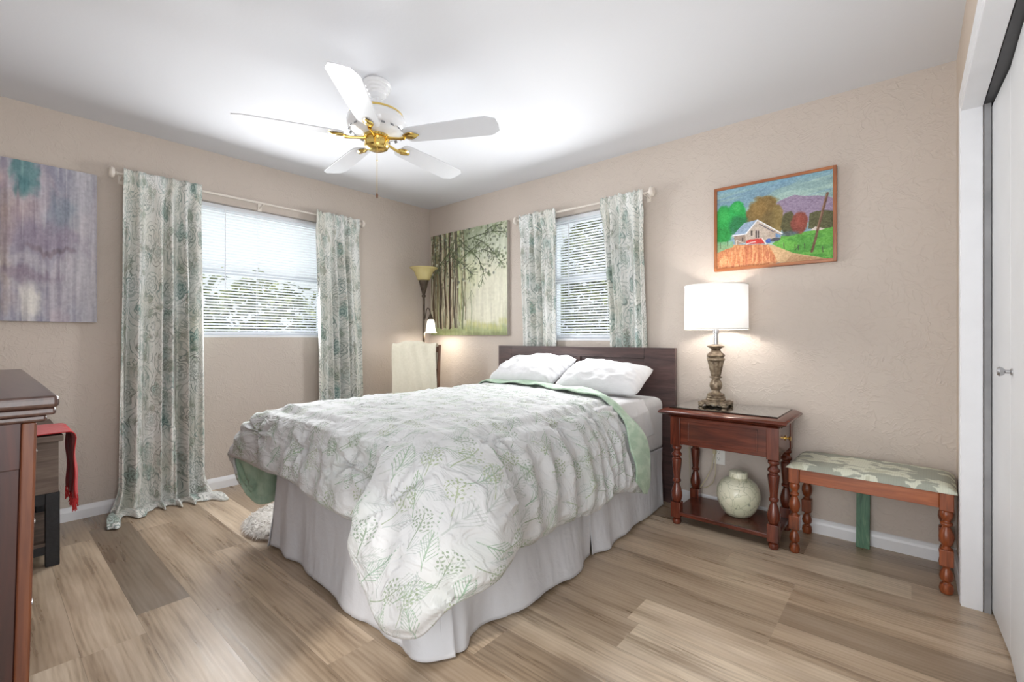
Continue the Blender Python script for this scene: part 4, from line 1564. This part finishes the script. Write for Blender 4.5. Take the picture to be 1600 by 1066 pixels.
def zb(x, y, rx, ry, col, seed, rag=.45, soft=.12, op=1.):
    (u_, v_), = Z((x, y))
    p.blob(u_, v_, rx / 1072, ry / 720, col, seed, rag, soft, op)


zb(595, 500, 165, 165, (122, 98, 50), 11)
zb(720, 560, 60, 150, (132, 112, 62), 12)
zb(560, 440, 70, 70, (146, 116, 62), 13, .8, .4, .6)
zb(650, 560, 60, 80, (102, 86, 46), 14, .8, .4, .6)
zb(830, 590, 62, 100, (80, 78, 44), 15)
zb(925, 580, 75, 95, (128, 62, 48), 16)
zb(930, 560, 40, 50, (150, 72, 56), 17, .8, .4, .6)
zb(840, 680, 80, 22, (76, 92, 108), 18, .8, .4, .7)
zb(190, 610, 105, 190, (34, 150, 66), 19)
zb(340, 520, 95, 135, (30, 156, 70), 20)
zb(350, 600, 90, 90, (24, 104, 62), 21, .7, .3, .8)
zb(200, 530, 60, 60, (62, 178, 84), 22, .9, .4, .6)
zb(180, 700, 90, 70, (30, 134, 56), 23, .6, .3, .9)
zb(330, 440, 50, 40, (70, 180, 92), 24, .9, .4, .6)
p.poly(Z((130, 780), (130, 1010), (430, 990), (730, 950), (720, 900), (660, 780), (400, 780)), (196, 140, 94))
p.put(inpoly(X, Y, Z((130, 760), (130, 880), (300, 800), (300, 750))) * .9, (124, 168, 128))
p.poly(Z((130, 860), (230, 820), (400, 785), (560, 775), (650, 785), (690, 860), (720, 950), (430, 990), (130, 1015)), (196, 128, 84))
p.put(inpoly(X, Y, Z((130, 860), (230, 820), (400, 785), (560, 775), (650, 785), (690, 860), (720, 950), (430, 990), (130, 1015))) * sstep(fbm(X * 70, Y * 12, 31), .48, .6) * .7, (222, 168, 122))
p.put(inpoly(X, Y, Z((130, 860), (230, 820), (400, 785), (560, 775), (650, 785), (690, 860), (720, 950), (430, 990), (130, 1015))) * sstep(fbm(X * 80, Y * 9, 33), .54, .62) * .6, (176, 92, 60))
p.poly(Z((640, 775), (700, 790), (870, 860), (1080, 900), (1180, 920), (1000, 935), (730, 950), (700, 870)), (206, 172, 130))
p.put(inpoly(X, Y, Z((860, 870), (1080, 905), (1180, 920), (1000, 935), (800, 945))) * .7, (176, 134, 96))
# house
p.poly(Z((305, 695), (430, 660), (430, 760), (320, 785)), (150, 132, 118))
p.poly(Z((420, 690), (540, 560), (700, 650), (700, 735), (430, 760)), (186, 172, 158))
p.poly(Z((600, 610), (760, 680), (760, 720), (650, 710), (560, 725), (640, 690)), (178, 162, 148))
p.poly(Z((295, 695), (410, 580), (540, 550), (425, 680)), (142, 164, 188))
p.line(Z((295, 697), (425, 682), (540, 553), (770, 680)), .008, (226, 228, 232))
p.line(Z((560, 590), (700, 665)), .006, (96, 92, 104))
p.poly(Z((475, 650), (492, 650), (492, 698), (475, 698)), (74, 60, 56))
p.poly(Z((523, 650), (556, 650), (556, 716), (523, 718)), (84, 72, 70))
p.line(Z((540, 650), (540, 716)), .004, (190, 180, 170))
p.poly(Z((388, 712), (402, 710), (402, 750), (388, 752)), (70, 60, 58))
p.poly(Z((710, 672), (755, 690), (755, 715), (712, 712)), (96, 134, 176))
p.poly(Z((430, 745), (470, 730), (580, 722), (612, 770), (430, 775)), (196, 56, 48))
p.line(Z((430, 775), (500, 755), (520, 752)), .006, (232, 214, 208))
p.line(Z((585, 722), (622, 772)), .006, (236, 220, 214))
zb(645, 745, 30, 20, (70, 100, 176), 35, .5)
zb(700, 735, 45, 16, (70, 74, 84), 36, .7)
p.line(Z((330, 780), (330, 740), (420, 770)), .004, (220, 216, 206), .8)
for x, y in ((785, 790), (885, 810), (912, 810), (968, 800), (1120, 830), (165, 790), (240, 770)):
    p.line(Z((x, y - 26), (x + 3, y + 26)), .004, (70, 78, 54))
p.line(Z((885, 835), (925, 790)), .003, (60, 70, 50))
p.line(Z((1160, 315), (1130, 440), (1085, 620), (1060, 740), (1030, 850)), .013, (108, 76, 58))
p.line(Z((1150, 330), (1120, 450), (1075, 640)), .004, (150, 116, 92))
p.tex(60, 60, 51, 34)
p.tex(110, 110, 52, 44)
bp = thing('farm_painting', 'wood-framed painting of a farmhouse, trees and a leaning pole above the table lamp', 'painting', (3.19, -.02, 1.52))
BX0, BX1, BZ0, BZ1, fw_ = 2.872, 3.512, 1.518, 2.042, .017
box(BX0, BX1, -.034, -.002, BZ0, BZ0 + fw_).build('frame_rail', 'frame_wood_x', bp, bevel=.0015)
box(BX0, BX1, -.034, -.002, BZ1 - fw_, BZ1).build('frame_rail', 'frame_wood_x', bp, bevel=.0015)
box(BX0, BX0 + fw_, -.0345, -.0015, BZ0 + .001, BZ1 - .001).build('frame_stile', 'frame_wood_z', bp, bevel=.0015)
box(BX1 - fw_, BX1, -.0345, -.0015, BZ0 + .001, BZ1 - .001).build('frame_stile', 'frame_wood_z', bp, bevel=.0015)
canvas_mesh('painted_face', p, (BX0 + fw_, 0, BZ0 + fw_), (BX1 - fw_, 0, BZ0 + fw_), (BX1 - fw_, 0, BZ1 - fw_), (BX0 + fw_, 0, BZ1 - fw_), bp, (0, -1, 0), .026)

# ------------------------------------------------------------------ dresser (end panel towards the camera)
dr = thing('dresser', 'tall dark cherry dresser standing at the left edge of the view', 'dresser', (1.65, -3.2, 0))
DX0, DX1, DYB, DYF, DZ = .97, 2.30, -3.43, -2.991, .965
LEAN = .019


def dbox(mb, x0, x1, y0, y1, z0, z1):
    """front slopes back slightly to the plinth, like the real piece"""
    f = lambda y, z: y - (LEAN * (1 - z / .9) if y > -3.2 else 0)
    v = [(x, f(y, z), z) for x in (x0, x1) for y in (y0, y1) for z in (z0, z1)]
    return mb.add(v, [(0, 1, 3, 2), (4, 6, 7, 5), (0, 4, 5, 1), (2, 3, 7, 6), (0, 2, 6, 4), (1, 5, 7, 3)])


bz = .905
b_ = dbox(MB(), DX0 + .02, DX1 - .012, DYB, DYF - .037, .0, bz)
body = b_.build('carcass', 'dresser_z', dr, bevel=.002)
for y0, y1 in ((DYF - .037, DYF - .012),):
    dbox(MB(), DX1 - .06, DX1, y0, y1, 0, bz).build('corner_post', 'dresser_edge_z', dr, bevel=.005)
    dbox(MB(), DX0, DX0 + .06, y0, y1, 0, bz).build('corner_post', 'dresser_edge_z', dr, bevel=.005)
dbox(MB(), DX1 - .012, DX1 - .002, DYB, DYF - .037, .80, bz).build('end_rail', 'dresser_z', body, bevel=.002)
t_ = MB().box(DX0 - .026, DX1 + .026, DYB, DYF + .023, .937, .965)
tp = t_.build('top', 'dresser_top_x', dr, bevel=.009)
t_ = MB().box(DX0 - .018, DX1 + .018, DYB, DYF + .018, .920, .937)
t_.box(DX0 - .006, DX1 + .008, DYB, DYF + .004, .905, .9199)
t_.build('moulding', 'dresser_top_x', tp, bevel=.006)
zz = .05
for rI, hgt in enumerate((.25, .22, .20, .17)):
    for cI in range(2):
        xa = DX0 + .07 + cI * (.5 * (DX1 - DX0 - .12))
        xb = xa + .5 * (DX1 - DX0 - .12) - .012
        d_ = dbox(MB(), xa, xb, DYF - .036, DYF - .014, zz, zz + hgt - .012).build('drawer', 'cherry_x', dr, bevel=.003)
        for fx in (.3, .7) if hgt > 0 else ():
            hx = xa + (xb - xa) * fx
            hy = DYF - .014 - LEAN * (1 - (zz + hgt / 2) / .9)
            hz = zz + hgt / 2
            MB().tube([(hx - .045, hy, hz), (hx - .042, hy + .012, hz), (hx, hy + .015, hz - .008), (hx + .042, hy + .012, hz), (hx + .045, hy, hz)], .0035, 8).build('drawer_pull', 'nickel', d_, smooth=True)
    zz += hgt

# ------------------------------------------------------------------ small table with red scarf by the left wall
tb = thing('side_table', 'small greyed wood table with black legs behind the dresser by the left wall', 'side table', (.37, -3.05, 0))
TX0, TX1, TY0, TY1 = .06, .70, -3.28, -2.835
box(TX0 - .015, TX1 + .015, TY0 - .015, TY1 + .012, .600, .628).build('top', 'greyed_wood_y', tb, bevel=.003)
ap = box(TX0 + .004, TX1 - .004, TY0 + .004, TY1 - .004, .352, .600).build('drawer_box', 'greyed_wood_y', tb, bevel=.002)
for x0 in (TX0, TX1 - .05):
    for y0 in (TY0, TY1 - .05):
        box(x0, x0 + .05, y0, y0 + .05, 0, .352).build('leg', 'black_paint', tb, bevel=.003)
for y0 in (TY0 + .008, TY1 - .042):
    for za, zb_ in ((.30, .352), (.06, .10)):
        box(TX0 + .05, TX1 - .05, y0, y0 + .034, za, zb_).build('side_rail', 'black_paint', tb)
for x0 in (TX0 + .008, TX1 - .042):
    for za, zb_ in ((.30, .352), (.06, .10)):
        box(x0, x0 + .034, TY0 + .05, TY1 - .05, za, zb_).build('end_rail', 'black_paint', tb)
box(TX0 + .01, TX1 - .01, TY0 + .01, TY1 - .01, .10, .115).build('shelf', 'greyed_wood_y', tb)

sx = np.linspace(.36, .712, 60)
path = []
for s in np.linspace(0, .60, 80):
    if s < .25:
        path.append((-3.06 + s, .6335, 0.))
    elif s < .29:
        a = (s - .25) / .04 * PI / 2
        path.append((-2.81 + .024 * math.sin(a), .6095 + .024 * math.cos(a), a))
    else:
        path.append((-2.785 + .003 * math.sin(s * 30), .6095 - (s - .29), 1.))
P = np.zeros((80, 60, 3))
for i, (y, z, a) in enumerate(path):
    for k, x in enumerate(sx):
        hang = max(0, (i - 41) / 38)
        wv = .010 * math.sin(x * 42 + hang * 1.5) * hang + .004 * math.sin(x * 95 + i * .1)
        P[i, k] = (x - .03 * hang * (x - .53) / .18, y + wv + .012 * hang, z + (abs(wv) * .5 + .002 if hang == 0 else 0))
sc = MB().grid(P).build('scarf', 'red_wool', smooth=True, solid=.004)
tag(sc, 'red wool scarf with fringe hanging over the side table edge', 'scarf')
fr_ = MB()
rf = random.Random(2)
for k in range(0, 60):
    b0 = P[-1, k]
    x2 = b0[0] + rf.uniform(-.006, .006)
    fr_.tube([tuple(b0 + np.array([0, 0, .004])), (x2, b0[1] + rf.uniform(-.004, .006), b0[2] - .03), (x2 + rf.uniform(-.004, .004), b0[1] + rf.uniform(-.004, .006), b0[2] - rf.uniform(.05, .07))], .0019, 5)
fr_.build('fringe', 'red_wool', sc)


# ------------------------------------------------------------------ nightstand
def turned(mb, loc, prof, seg=20):
    return mb.lathe(prof, seg, loc=loc)


ns = thing('nightstand', 'cherry wood nightstand with turned legs, lower shelf and glass top beside the bed', 'nightstand', (3.02, -.22, 0))
NX0, NX1, NY0, NY1 = 2.742, 3.308, -.418, -.045
prof = [(.014, 0), (.022, .004), (.026, .018), (.024, .030), (.016, .038), (.016, .042)]
prof2 = [(.018, .132), (.026, .142), (.031, .165), (.031, .185), (.024, .215), (.017, .235), (.016, .245), (.024, .252), (.024, .262), (.019, .268), (.020, .285), (.026, .345), (.0285, .375), (.0285, .385), (.020, .392), (.020, .398), (.029, .405), (.030, .414), (.024, .421), (.019, .428), (.019, .436), (.028, .446), (.028, .458), (.020, .466)]
for x in (NX0 + .029, NX1 - .029):
    for y in (NY0 + .029, NY1 - .029):
        m_ = MB()
        turned(m_, (x, y, 0), prof)
        m_.box(x - .027, x + .027, y - .027, y + .027, .042, .132)
        turned(m_, (x, y, 0), prof2)
        m_.box(x - .029, x + .029, y - .029, y + .029, .466, .632)
        m_.build('leg', 'cherry_z', ns, smooth=True, bevel=.0025, auto=35)
f_ = MB()
f_.box(NX0 + .058, NX1 - .058, NY0 + .008, NY0 + .026, .475, .632)
f_.box(NX0 + .058, NX1 - .058, NY1 - .026, NY1 - .008, .475, .632)
f_.box(NX0 + .008, NX0 + .026, NY0 + .058, NY1 - .058, .475, .632)
f_.box(NX0 + .09, NX0 + .10, NY0 + .10, NY0 + .11, .60, .632)
ap_ = f_.build('apron', 'cherry_x', ns, bevel=.002)
# moulded outline of the recessed field on the apron
fx0, fx1, fz0, fz1 = NX0 + .10, NX1 - .10, .497, .615
q_ = MB()
q_.box(fx0, fx1, NY0 + .003, NY0 + .009, fz0, fz0 + .008)
q_.box(fx0, fx1, NY0 + .003, NY0 + .009, fz1 - .008, fz1)
q_.box(fx0, fx0 + .008, NY0 + .003, NY0 + .009, fz0, fz1)
q_.box(fx1 - .008, fx1, NY0 + .003, NY0 + .009, fz0, fz1)
q_.build('panel_moulding', 'cherry_x', ap_, bevel=.002)
dw = box(NX1 - .030, NX1 - .004, NY0 + .064, NY1 - .064, .480, .622).build('drawer', 'cherry_y', ns, bevel=.003)
MB().lathe([(.014, 0), (.014, .003), (.005, .006), (.005, .014), (.012, .019), (.013, .026), (.001, .029)], 16, mat=Matrix.Translation((NX1 - .004, (NY0 + NY1) / 2, .555)) @ Matrix.Rotation(PI / 2, 4, 'Y')).build('knob', 'brass', dw, smooth=True)
# top with sloped moulded edge
TXa, TXb, TYa, TYb = 2.684, 3.352, -.462, -.012
q_ = MB()


def ring(ins, z):
    return [(TXa + ins, TYa + ins, z), (TXb - ins, TYa + ins, z), (TXb - ins, TYb - min(ins, .01), z), (TXa + ins, TYb - min(ins, .01), z)]


lv = [(.050, .632), (.046, .640), (.020, .648), (.006, .654), (.0, .662), (.004, .670), (.016, .676), (.030, .682), (.052, .684), (.056, .680), (.070, .680)]
vs = []
for ins, z in lv:
    vs += ring(ins, z)
fs = [(0, 1, 2, 3)]
for i in range(len(lv) - 1):
    for k in range(4):
        fs.append((i * 4 + k, i * 4 + (k + 1) % 4, (i + 1) * 4 + (k + 1) % 4, (i + 1) * 4 + k))
fs.append(tuple(range((len(lv) - 1) * 4, len(lv) * 4))[::-1])
q_.add(vs, fs)
ntop = q_.build('top', 'cherry_x', ns, smooth=True, auto=50)
gl_ = box(TXa + .050, TXb - .050, TYa + .048, TYb - .012, .6845, .6905).build('glass_top', 'tabletop_glass', ns, bevel=.001)
gl_['label'] = 'clear glass plate with a green edge'
sh_ = box(NX0 + .010, NX1 - .010, NY0 + .012, NY1 - .012, .052, .078).build('shelf', 'cherry_x', ns, bevel=.006)

# vase on the lower shelf
vz = thing('ginger_jar', 'round pale green lidded jar on the lower shelf of the nightstand', 'jar', (3.065, -.225, .0782))
MB().lathe([(.050, 0), (.066, .004), (.088, .030), (.108, .070), (.116, .112), (.112, .150), (.096, .184), (.070, .206), (.046, .214), (.040, .216)], 48).build('body', 'vase_glaze', vz, smooth=True, loc=o0, auto=60)
MB().lathe([(.046, .216), (.050, .218), (.050, .244), (.046, .250), (.030, .256), (.012, .258), (.001, .259)], 40).build('lid', 'vase_glaze', vz, smooth=True, loc=o0, auto=40)

# table lamp
LZ = .6907
tl = thing('table_lamp', 'lit table lamp with white drum shade and antique silver base on the nightstand', 'lamp', (2.935, -.205, LZ))
bs = MB()
s2 = .078
for k in range(4):
    a = PI / 2 * k
    R_k = Matrix.Rotation(a, 4, 'Z')
    bs.lathe([(.008, 0), (.014, .003), (.015, .012), (.010, .018)], 12, mat=R_k @ Matrix.Translation((s2 - .012, s2 - .012, 0)))
    # scrolled skirt between the feet
    pts = []
    for i in range(25):
        t = i / 24
        pts.append(tuple(R_k @ Vector((s2 - .004, (t - .5) * 2 * (s2 - .02), .012 + .007 * abs(math.sin(t * PI * 3))))))
    bs.tube(pts, [.0045 + .002 * abs(math.sin(i * .8)) for i in range(25)], 8)
bs.box(-s2, s2, -s2, s2, .019, .028)
bs.box(-s2 + .012, s2 - .012, -s2 + .012, s2 - .012, .028, .034)
bs.build('base', 'antique_silver', tl, smooth=True, loc=o0, bevel=.002, auto=40)
st_ = MB().lathe([(.052, .034), (.055, .040), (.050, .048), (.052, .054), (.046, .060), (.048, .068), (.040, .074), (.026, .082), (.022, .094)], 32, flute=16, amp=.03)
st_.lathe([(.022, .094), (.030, .104), (.034, .120), (.034, .136), (.028, .150), (.022, .160), (.024, .166), (.034, .170), (.034, .176)], 48, flute=12, amp=.05)
st_.lathe([(.024, .176), (.028, .190), (.038, .240), (.043, .262), (.044, .268)], 48, flute=12, amp=.06)
st_.lathe([(.044, .268), (.050, .274), (.050, .284), (.044, .290), (.048, .296), (.052, .302), (.046, .312), (.032, .322), (.026, .334)], 40)
st_.lathe([(.024, .334), (.030, .344), (.046, .352), (.049, .358), (.040, .362), (.016, .368)], 40)
st_.build('stem', 'antique_silver', tl, smooth=True, loc=o0, auto=40)
MB().lathe([(.014, .366), (.014, .435), (.017, .437), (.017, .500), (.010, .505)], 20).build('socket', 'nickel', tl, smooth=True, loc=o0, auto=40)
SB, ST_ = 1.150 - LZ, 1.408 - LZ
shd = MB().lathe([(.176, SB), (.1745, ST_)], 64, caps=False).build('shade', 'lampshade_linen', tl, smooth=True, loc=o0, solid=-.0015)
rm = MB()
for z_, rr2 in ((SB, .1765), (ST_, .175)):
    rm.lathe([(rr2 - .002, z_ - .003), (rr2 + .001, z_ - .003), (rr2 + .001, z_ + .003), (rr2 - .002, z_ + .003), (rr2 - .002, z_ - .003)], 64, caps=False)
    rm.build('shade_rim', 'plastic_white', shd, smooth=True, loc=o0)
    rm = MB()
for k in range(3):
    a = 2 * PI * k / 3
    rm.tube([(.012 * math.cos(a), .012 * math.sin(a), ST_ - .02), (.174 * math.cos(a), .174 * math.sin(a), ST_ - .004)], .0016, 6)
rm.build('spider', 'nickel', shd, loc=o0)
MB().lathe([(.012, .505), (.020, .53), (.029, .56), (.029, .575), (.018, .598), (.001, .605)], 20).build('bulb', 'lit_bulb', tl, smooth=True, loc=o0)

# outlet and cords
ou = thing('wall_outlet', 'white duplex wall outlet on the back wall behind the nightstand', 'outlet', (2.893, -.003, .35))
pl = box(-.036, .036, -.003, .0, -.058, .058).build('plate', 'plastic_white', ou, bevel=.002, loc=o0)
for z in (-.021, .021):
    sk_ = MB().lathe([(.0165, -.0), (.0165, .0018), (.001, .002)], 20, mat=Matrix.Translation((0, -.003, z)) @ Matrix.Rotation(PI / 2, 4, 'X')).build('socket', 'plastic_white', pl, loc=o0)
    sl_ = MB()
    for x in (-.006, .006):
        sl_.box(x - .001, x + .001, -.0056, -.0051, z - .003, z + .006)
    sl_.box(-.002, .002, -.0056, -.0051, z - .011, z - .007)
    sl_.build('slots', 'plastic_slot', sk_, loc=o0)
tag(MB().box(2.862, 2.880, -.03, -.004, .36, .385).tube([(2.871, -.022, .368), (2.868, -.035, .33), (2.86, -.04, .27), (2.83, -.05, .20), (2.79, -.045, .13), (2.735, -.04, .05), (2.71, -.06, .008), (2.67, -.10, .006), (2.655, -.14, .006), (2.69, -.17, .006), (2.73, -.16, .006)], .0028, 8).build('lamp_cord', 'cord_cream', smooth=True, auto=40),
    'thin cream cord plugged into the wall outlet and looping to the floor', 'cord')
tag(MB().tube([(2.876, -.028, .36), (2.884, -.05, .31), (2.886, -.05, .24), (2.868, -.045, .18), (2.83, -.03, .14), (2.78, -.028, .12), (2.722, -.03, .14), (2.715, -.03, .30), (2.712, -.03, .50)], .0024, 8).build('extension_cord', 'cord_cream', smooth=True),
    'second cream cord sagging from the outlet behind the nightstand leg', 'cord')

# ------------------------------------------------------------------ bench
be = thing('bench', 'orange-brown wooden bench with turned legs and grey-green upholstered seat', 'bench', (3.655, -.208, 0), math.radians(-1.5))
w2, d2 = .283, .158
lp = [(.014, 0), (.021, .004), (.025, .022), (.022, .040), (.014, .048), (.014, .054), (.021, .060), (.024, .075), (.020, .095), (.013, .108), (.013, .114), (.022, .122)]
lp2 = [(.022, .192), (.014, .200), (.013, .206), (.020, .216), (.026, .240), (.024, .262), (.015, .282), (.013, .290), (.021, .296), (.021, .304), (.013, .310), (.013, .316), (.022, .330), (.024, .345), (.018, .358)]
for x in (-w2, w2):
    for y in (-d2, d2):
        m_ = MB()
        turned(m_, (x, y, 0), lp)
        m_.box(x - .023, x + .023, y - .023, y + .023, .122, .192)
        turned(m_, (x, y, 0), lp2)
        m_.box(x - .0235, x + .0235, y - .0235, y + .0235, .358, .436)
        m_.build('leg', 'orange_wood_z', be, smooth=True, bevel=.003, auto=35, loc=o0)
for y in (-d2, d2):
    box(-w2 + .0235, w2 - .0235, y - .012, y + .012, .366, .435).build('long_rail', 'orange_wood_x', be, bevel=.002, loc=o0)
for x in (-w2, w2):
    box(x - .012, x + .012, -d2 + .0235, d2 - .0235, .366, .435).build('end_rail', 'orange_wood_x', be, bevel=.002, loc=o0)
n = 30
uu_ = np.linspace(-1, 1, n)
U, Vv = np.meshgrid(uu_, uu_)
ht = .437 + .033 * ((1 - np.abs(U) ** 10) * (1 - np.abs(Vv) ** 6)) ** .5
topg = np.stack([U * (w2 + .034), Vv * (d2 + .036), ht], -1)
botg = np.stack([U * (w2 + .034), Vv * (d2 + .036), 0 * U + .4365], -1)
MB().grid(topg).grid(botg[:, ::-1]).build('seat', 'bench_upholstery', be, smooth=True, loc=o0, auto=60)

gb = box(-.0285, .0285, -.008, .008, 0, .43).build('painted_board', 'green_board_paint', loc=(3.628, -.068, .0), rot=(math.radians(-7.0), 0, 0), bevel=.001)
tag(gb, 'green painted board leaning on the wall under the bench', 'board')

# ------------------------------------------------------------------ corner: floor lamp, chair with throw
fl = thing('floor_lamp', 'bronze floor lamp with amber glass bowl and lit reading arm in the corner', 'floor lamp', (.27, -.29, 0))
MB().lathe([(.13, 0), (.135, .008), (.13, .016), (.06, .026), (.03, .040), (.016, .06)], 40).build('base', 'bronze', fl, smooth=True, loc=o0)
MB().lathe([(.0115, .05), (.0115, 1.50)], 16).build('pole', 'bronze', fl, smooth=True, loc=o0)
MB().lathe([(.012, 1.485), (.020, 1.495), (.020, 1.505), (.014, 1.515), (.018, 1.53), (.030, 1.575), (.042, 1.625), (.046, 1.64), (.046, 1.655)], 32).build('cup', 'bronze', fl, smooth=True, loc=o0, auto=40)
MB().lathe([(.048, 1.652), (.060, 1.668), (.072, 1.70), (.088, 1.735), (.112, 1.762), (.134, 1.772)], 48, caps=False).build('bowl_shade', 'amber_glass', fl, smooth=True, loc=o0, solid=.004)
rx_, ry_ = .7559, .6547
arm = [(0, 1.26), (.012, 1.28), (.020, 1.33), (.026, 1.37), (.040, 1.385), (.054, 1.375), (.062, 1.345), (.066, 1.325)]
am = MB().tube([(a * rx_, a * ry_, z) for a, z in arm], .005, 10).build('reading_arm', 'bronze', fl, smooth=True, loc=o0)
MB().lathe([(.010, 1.325), (.014, 1.31), (.024, 1.285), (.026, 1.272)], 24, loc=(.066 * rx_, .066 * ry_, 0)).build('shade_holder', 'bronze', am, smooth=True, loc=o0)
MB().lathe([(.026, 1.274), (.036, 1.250), (.042, 1.20), (.046, 1.165), (.058, 1.145)], 32, loc=(.068 * rx_, .068 * ry_, 0), caps=False).build('reading_shade', 'lit_glass', am, smooth=True, loc=o0, solid=.002)
lamp('reading_bulb', 'POINT', (.27 + .068 * rx_, -.29 + .068 * ry_, 1.155), 5.5, (1, .92, .82), shadow_soft_size=.02)

cA = math.atan2(ry_, rx_)
CHP = (.495, -.545)
ch = thing('wooden_chair', 'brown wooden chair under the beige throw in the corner behind the bed', 'chair', (CHP[0], CHP[1], 0), cA)
for x in (-.19, .19):
    MB().tube([(x, .02, 0), (x, .0, .45), (x, .0, .75), (x * 1.05, .03, 1.035)], [.016, .018, .016, .013], 10).build('back_post', 'brown_wood_z', ch, smooth=True, loc=o0)
    MB().tube([(x, -.38, 0), (x, -.38, .43)], [.014, .019], 10).build('front_leg', 'brown_wood_z', ch, smooth=True, loc=o0)
box(-.21, .21, -.41, .02, .43, .46).build('seat', 'brown_wood_z', ch, bevel=.008, loc=o0)
for z in (.62, .80, 1.0):
    box(-.19, .19, .0 + (z - .75) * .1 * (z > .75), .018 + (z - .75) * .1 * (z > .75), z - .03, z + .02).build('back_rail', 'brown_wood_z', ch, bevel=.003, loc=o0)
q_ = MB()
for x in (-.19, .19):
    q_.tube([(x, -.38, .2), (x, .01, .2)], .009, 8)
q_.tube([(-.19, -.19, .2), (.19, -.19, .2)], .009, 8)
q_.build('stretcher', 'brown_wood_z', ch, smooth=True, loc=o0)
# throw over the back rail
n, m = 70, 90
P = np.zeros((m, n, 3))
for i in range(m):
    s = i / (m - 1) * 1.05
    for k in range(n):
        u = k / (n - 1)
        x = -.212 + .392 * u
        rise = .022 * math.sin(PI * min(1, u * 1.15)) ** 2
        ztop = 1.028 + rise
        if s < .5:
            y, z = -.028 + .028 * (s / .5) ** 2 - .012, ztop - (.5 - s)
        elif s < .56:
            a = (s - .5) / .06 * PI
            y, z = .012 - .026 * math.cos(a) * 1., ztop + .018 * math.sin(a)
        else:
            y, z = .05, ztop - (s - .56)
        wv = .006 * math.sin(x * 60 + s * 9) + .010 * (float(vn(x * 14 + 9, s * 9, 3)) - .5)
        P[i, k] = (x + .006 * math.sin(s * 11), y - wv if s < .5 else y + abs(wv), z + .004 * math.sin(x * 45) * (s > .4))
tw = MB().grid(P).build('throw_blanket', 'beige_throw_cloth', smooth=True, solid=.005, loc=(CHP[0], CHP[1], 0), rot=(0, 0, cA))
tag(tw, 'beige throw draped over the chair back in front of the floor lamp', 'throw')
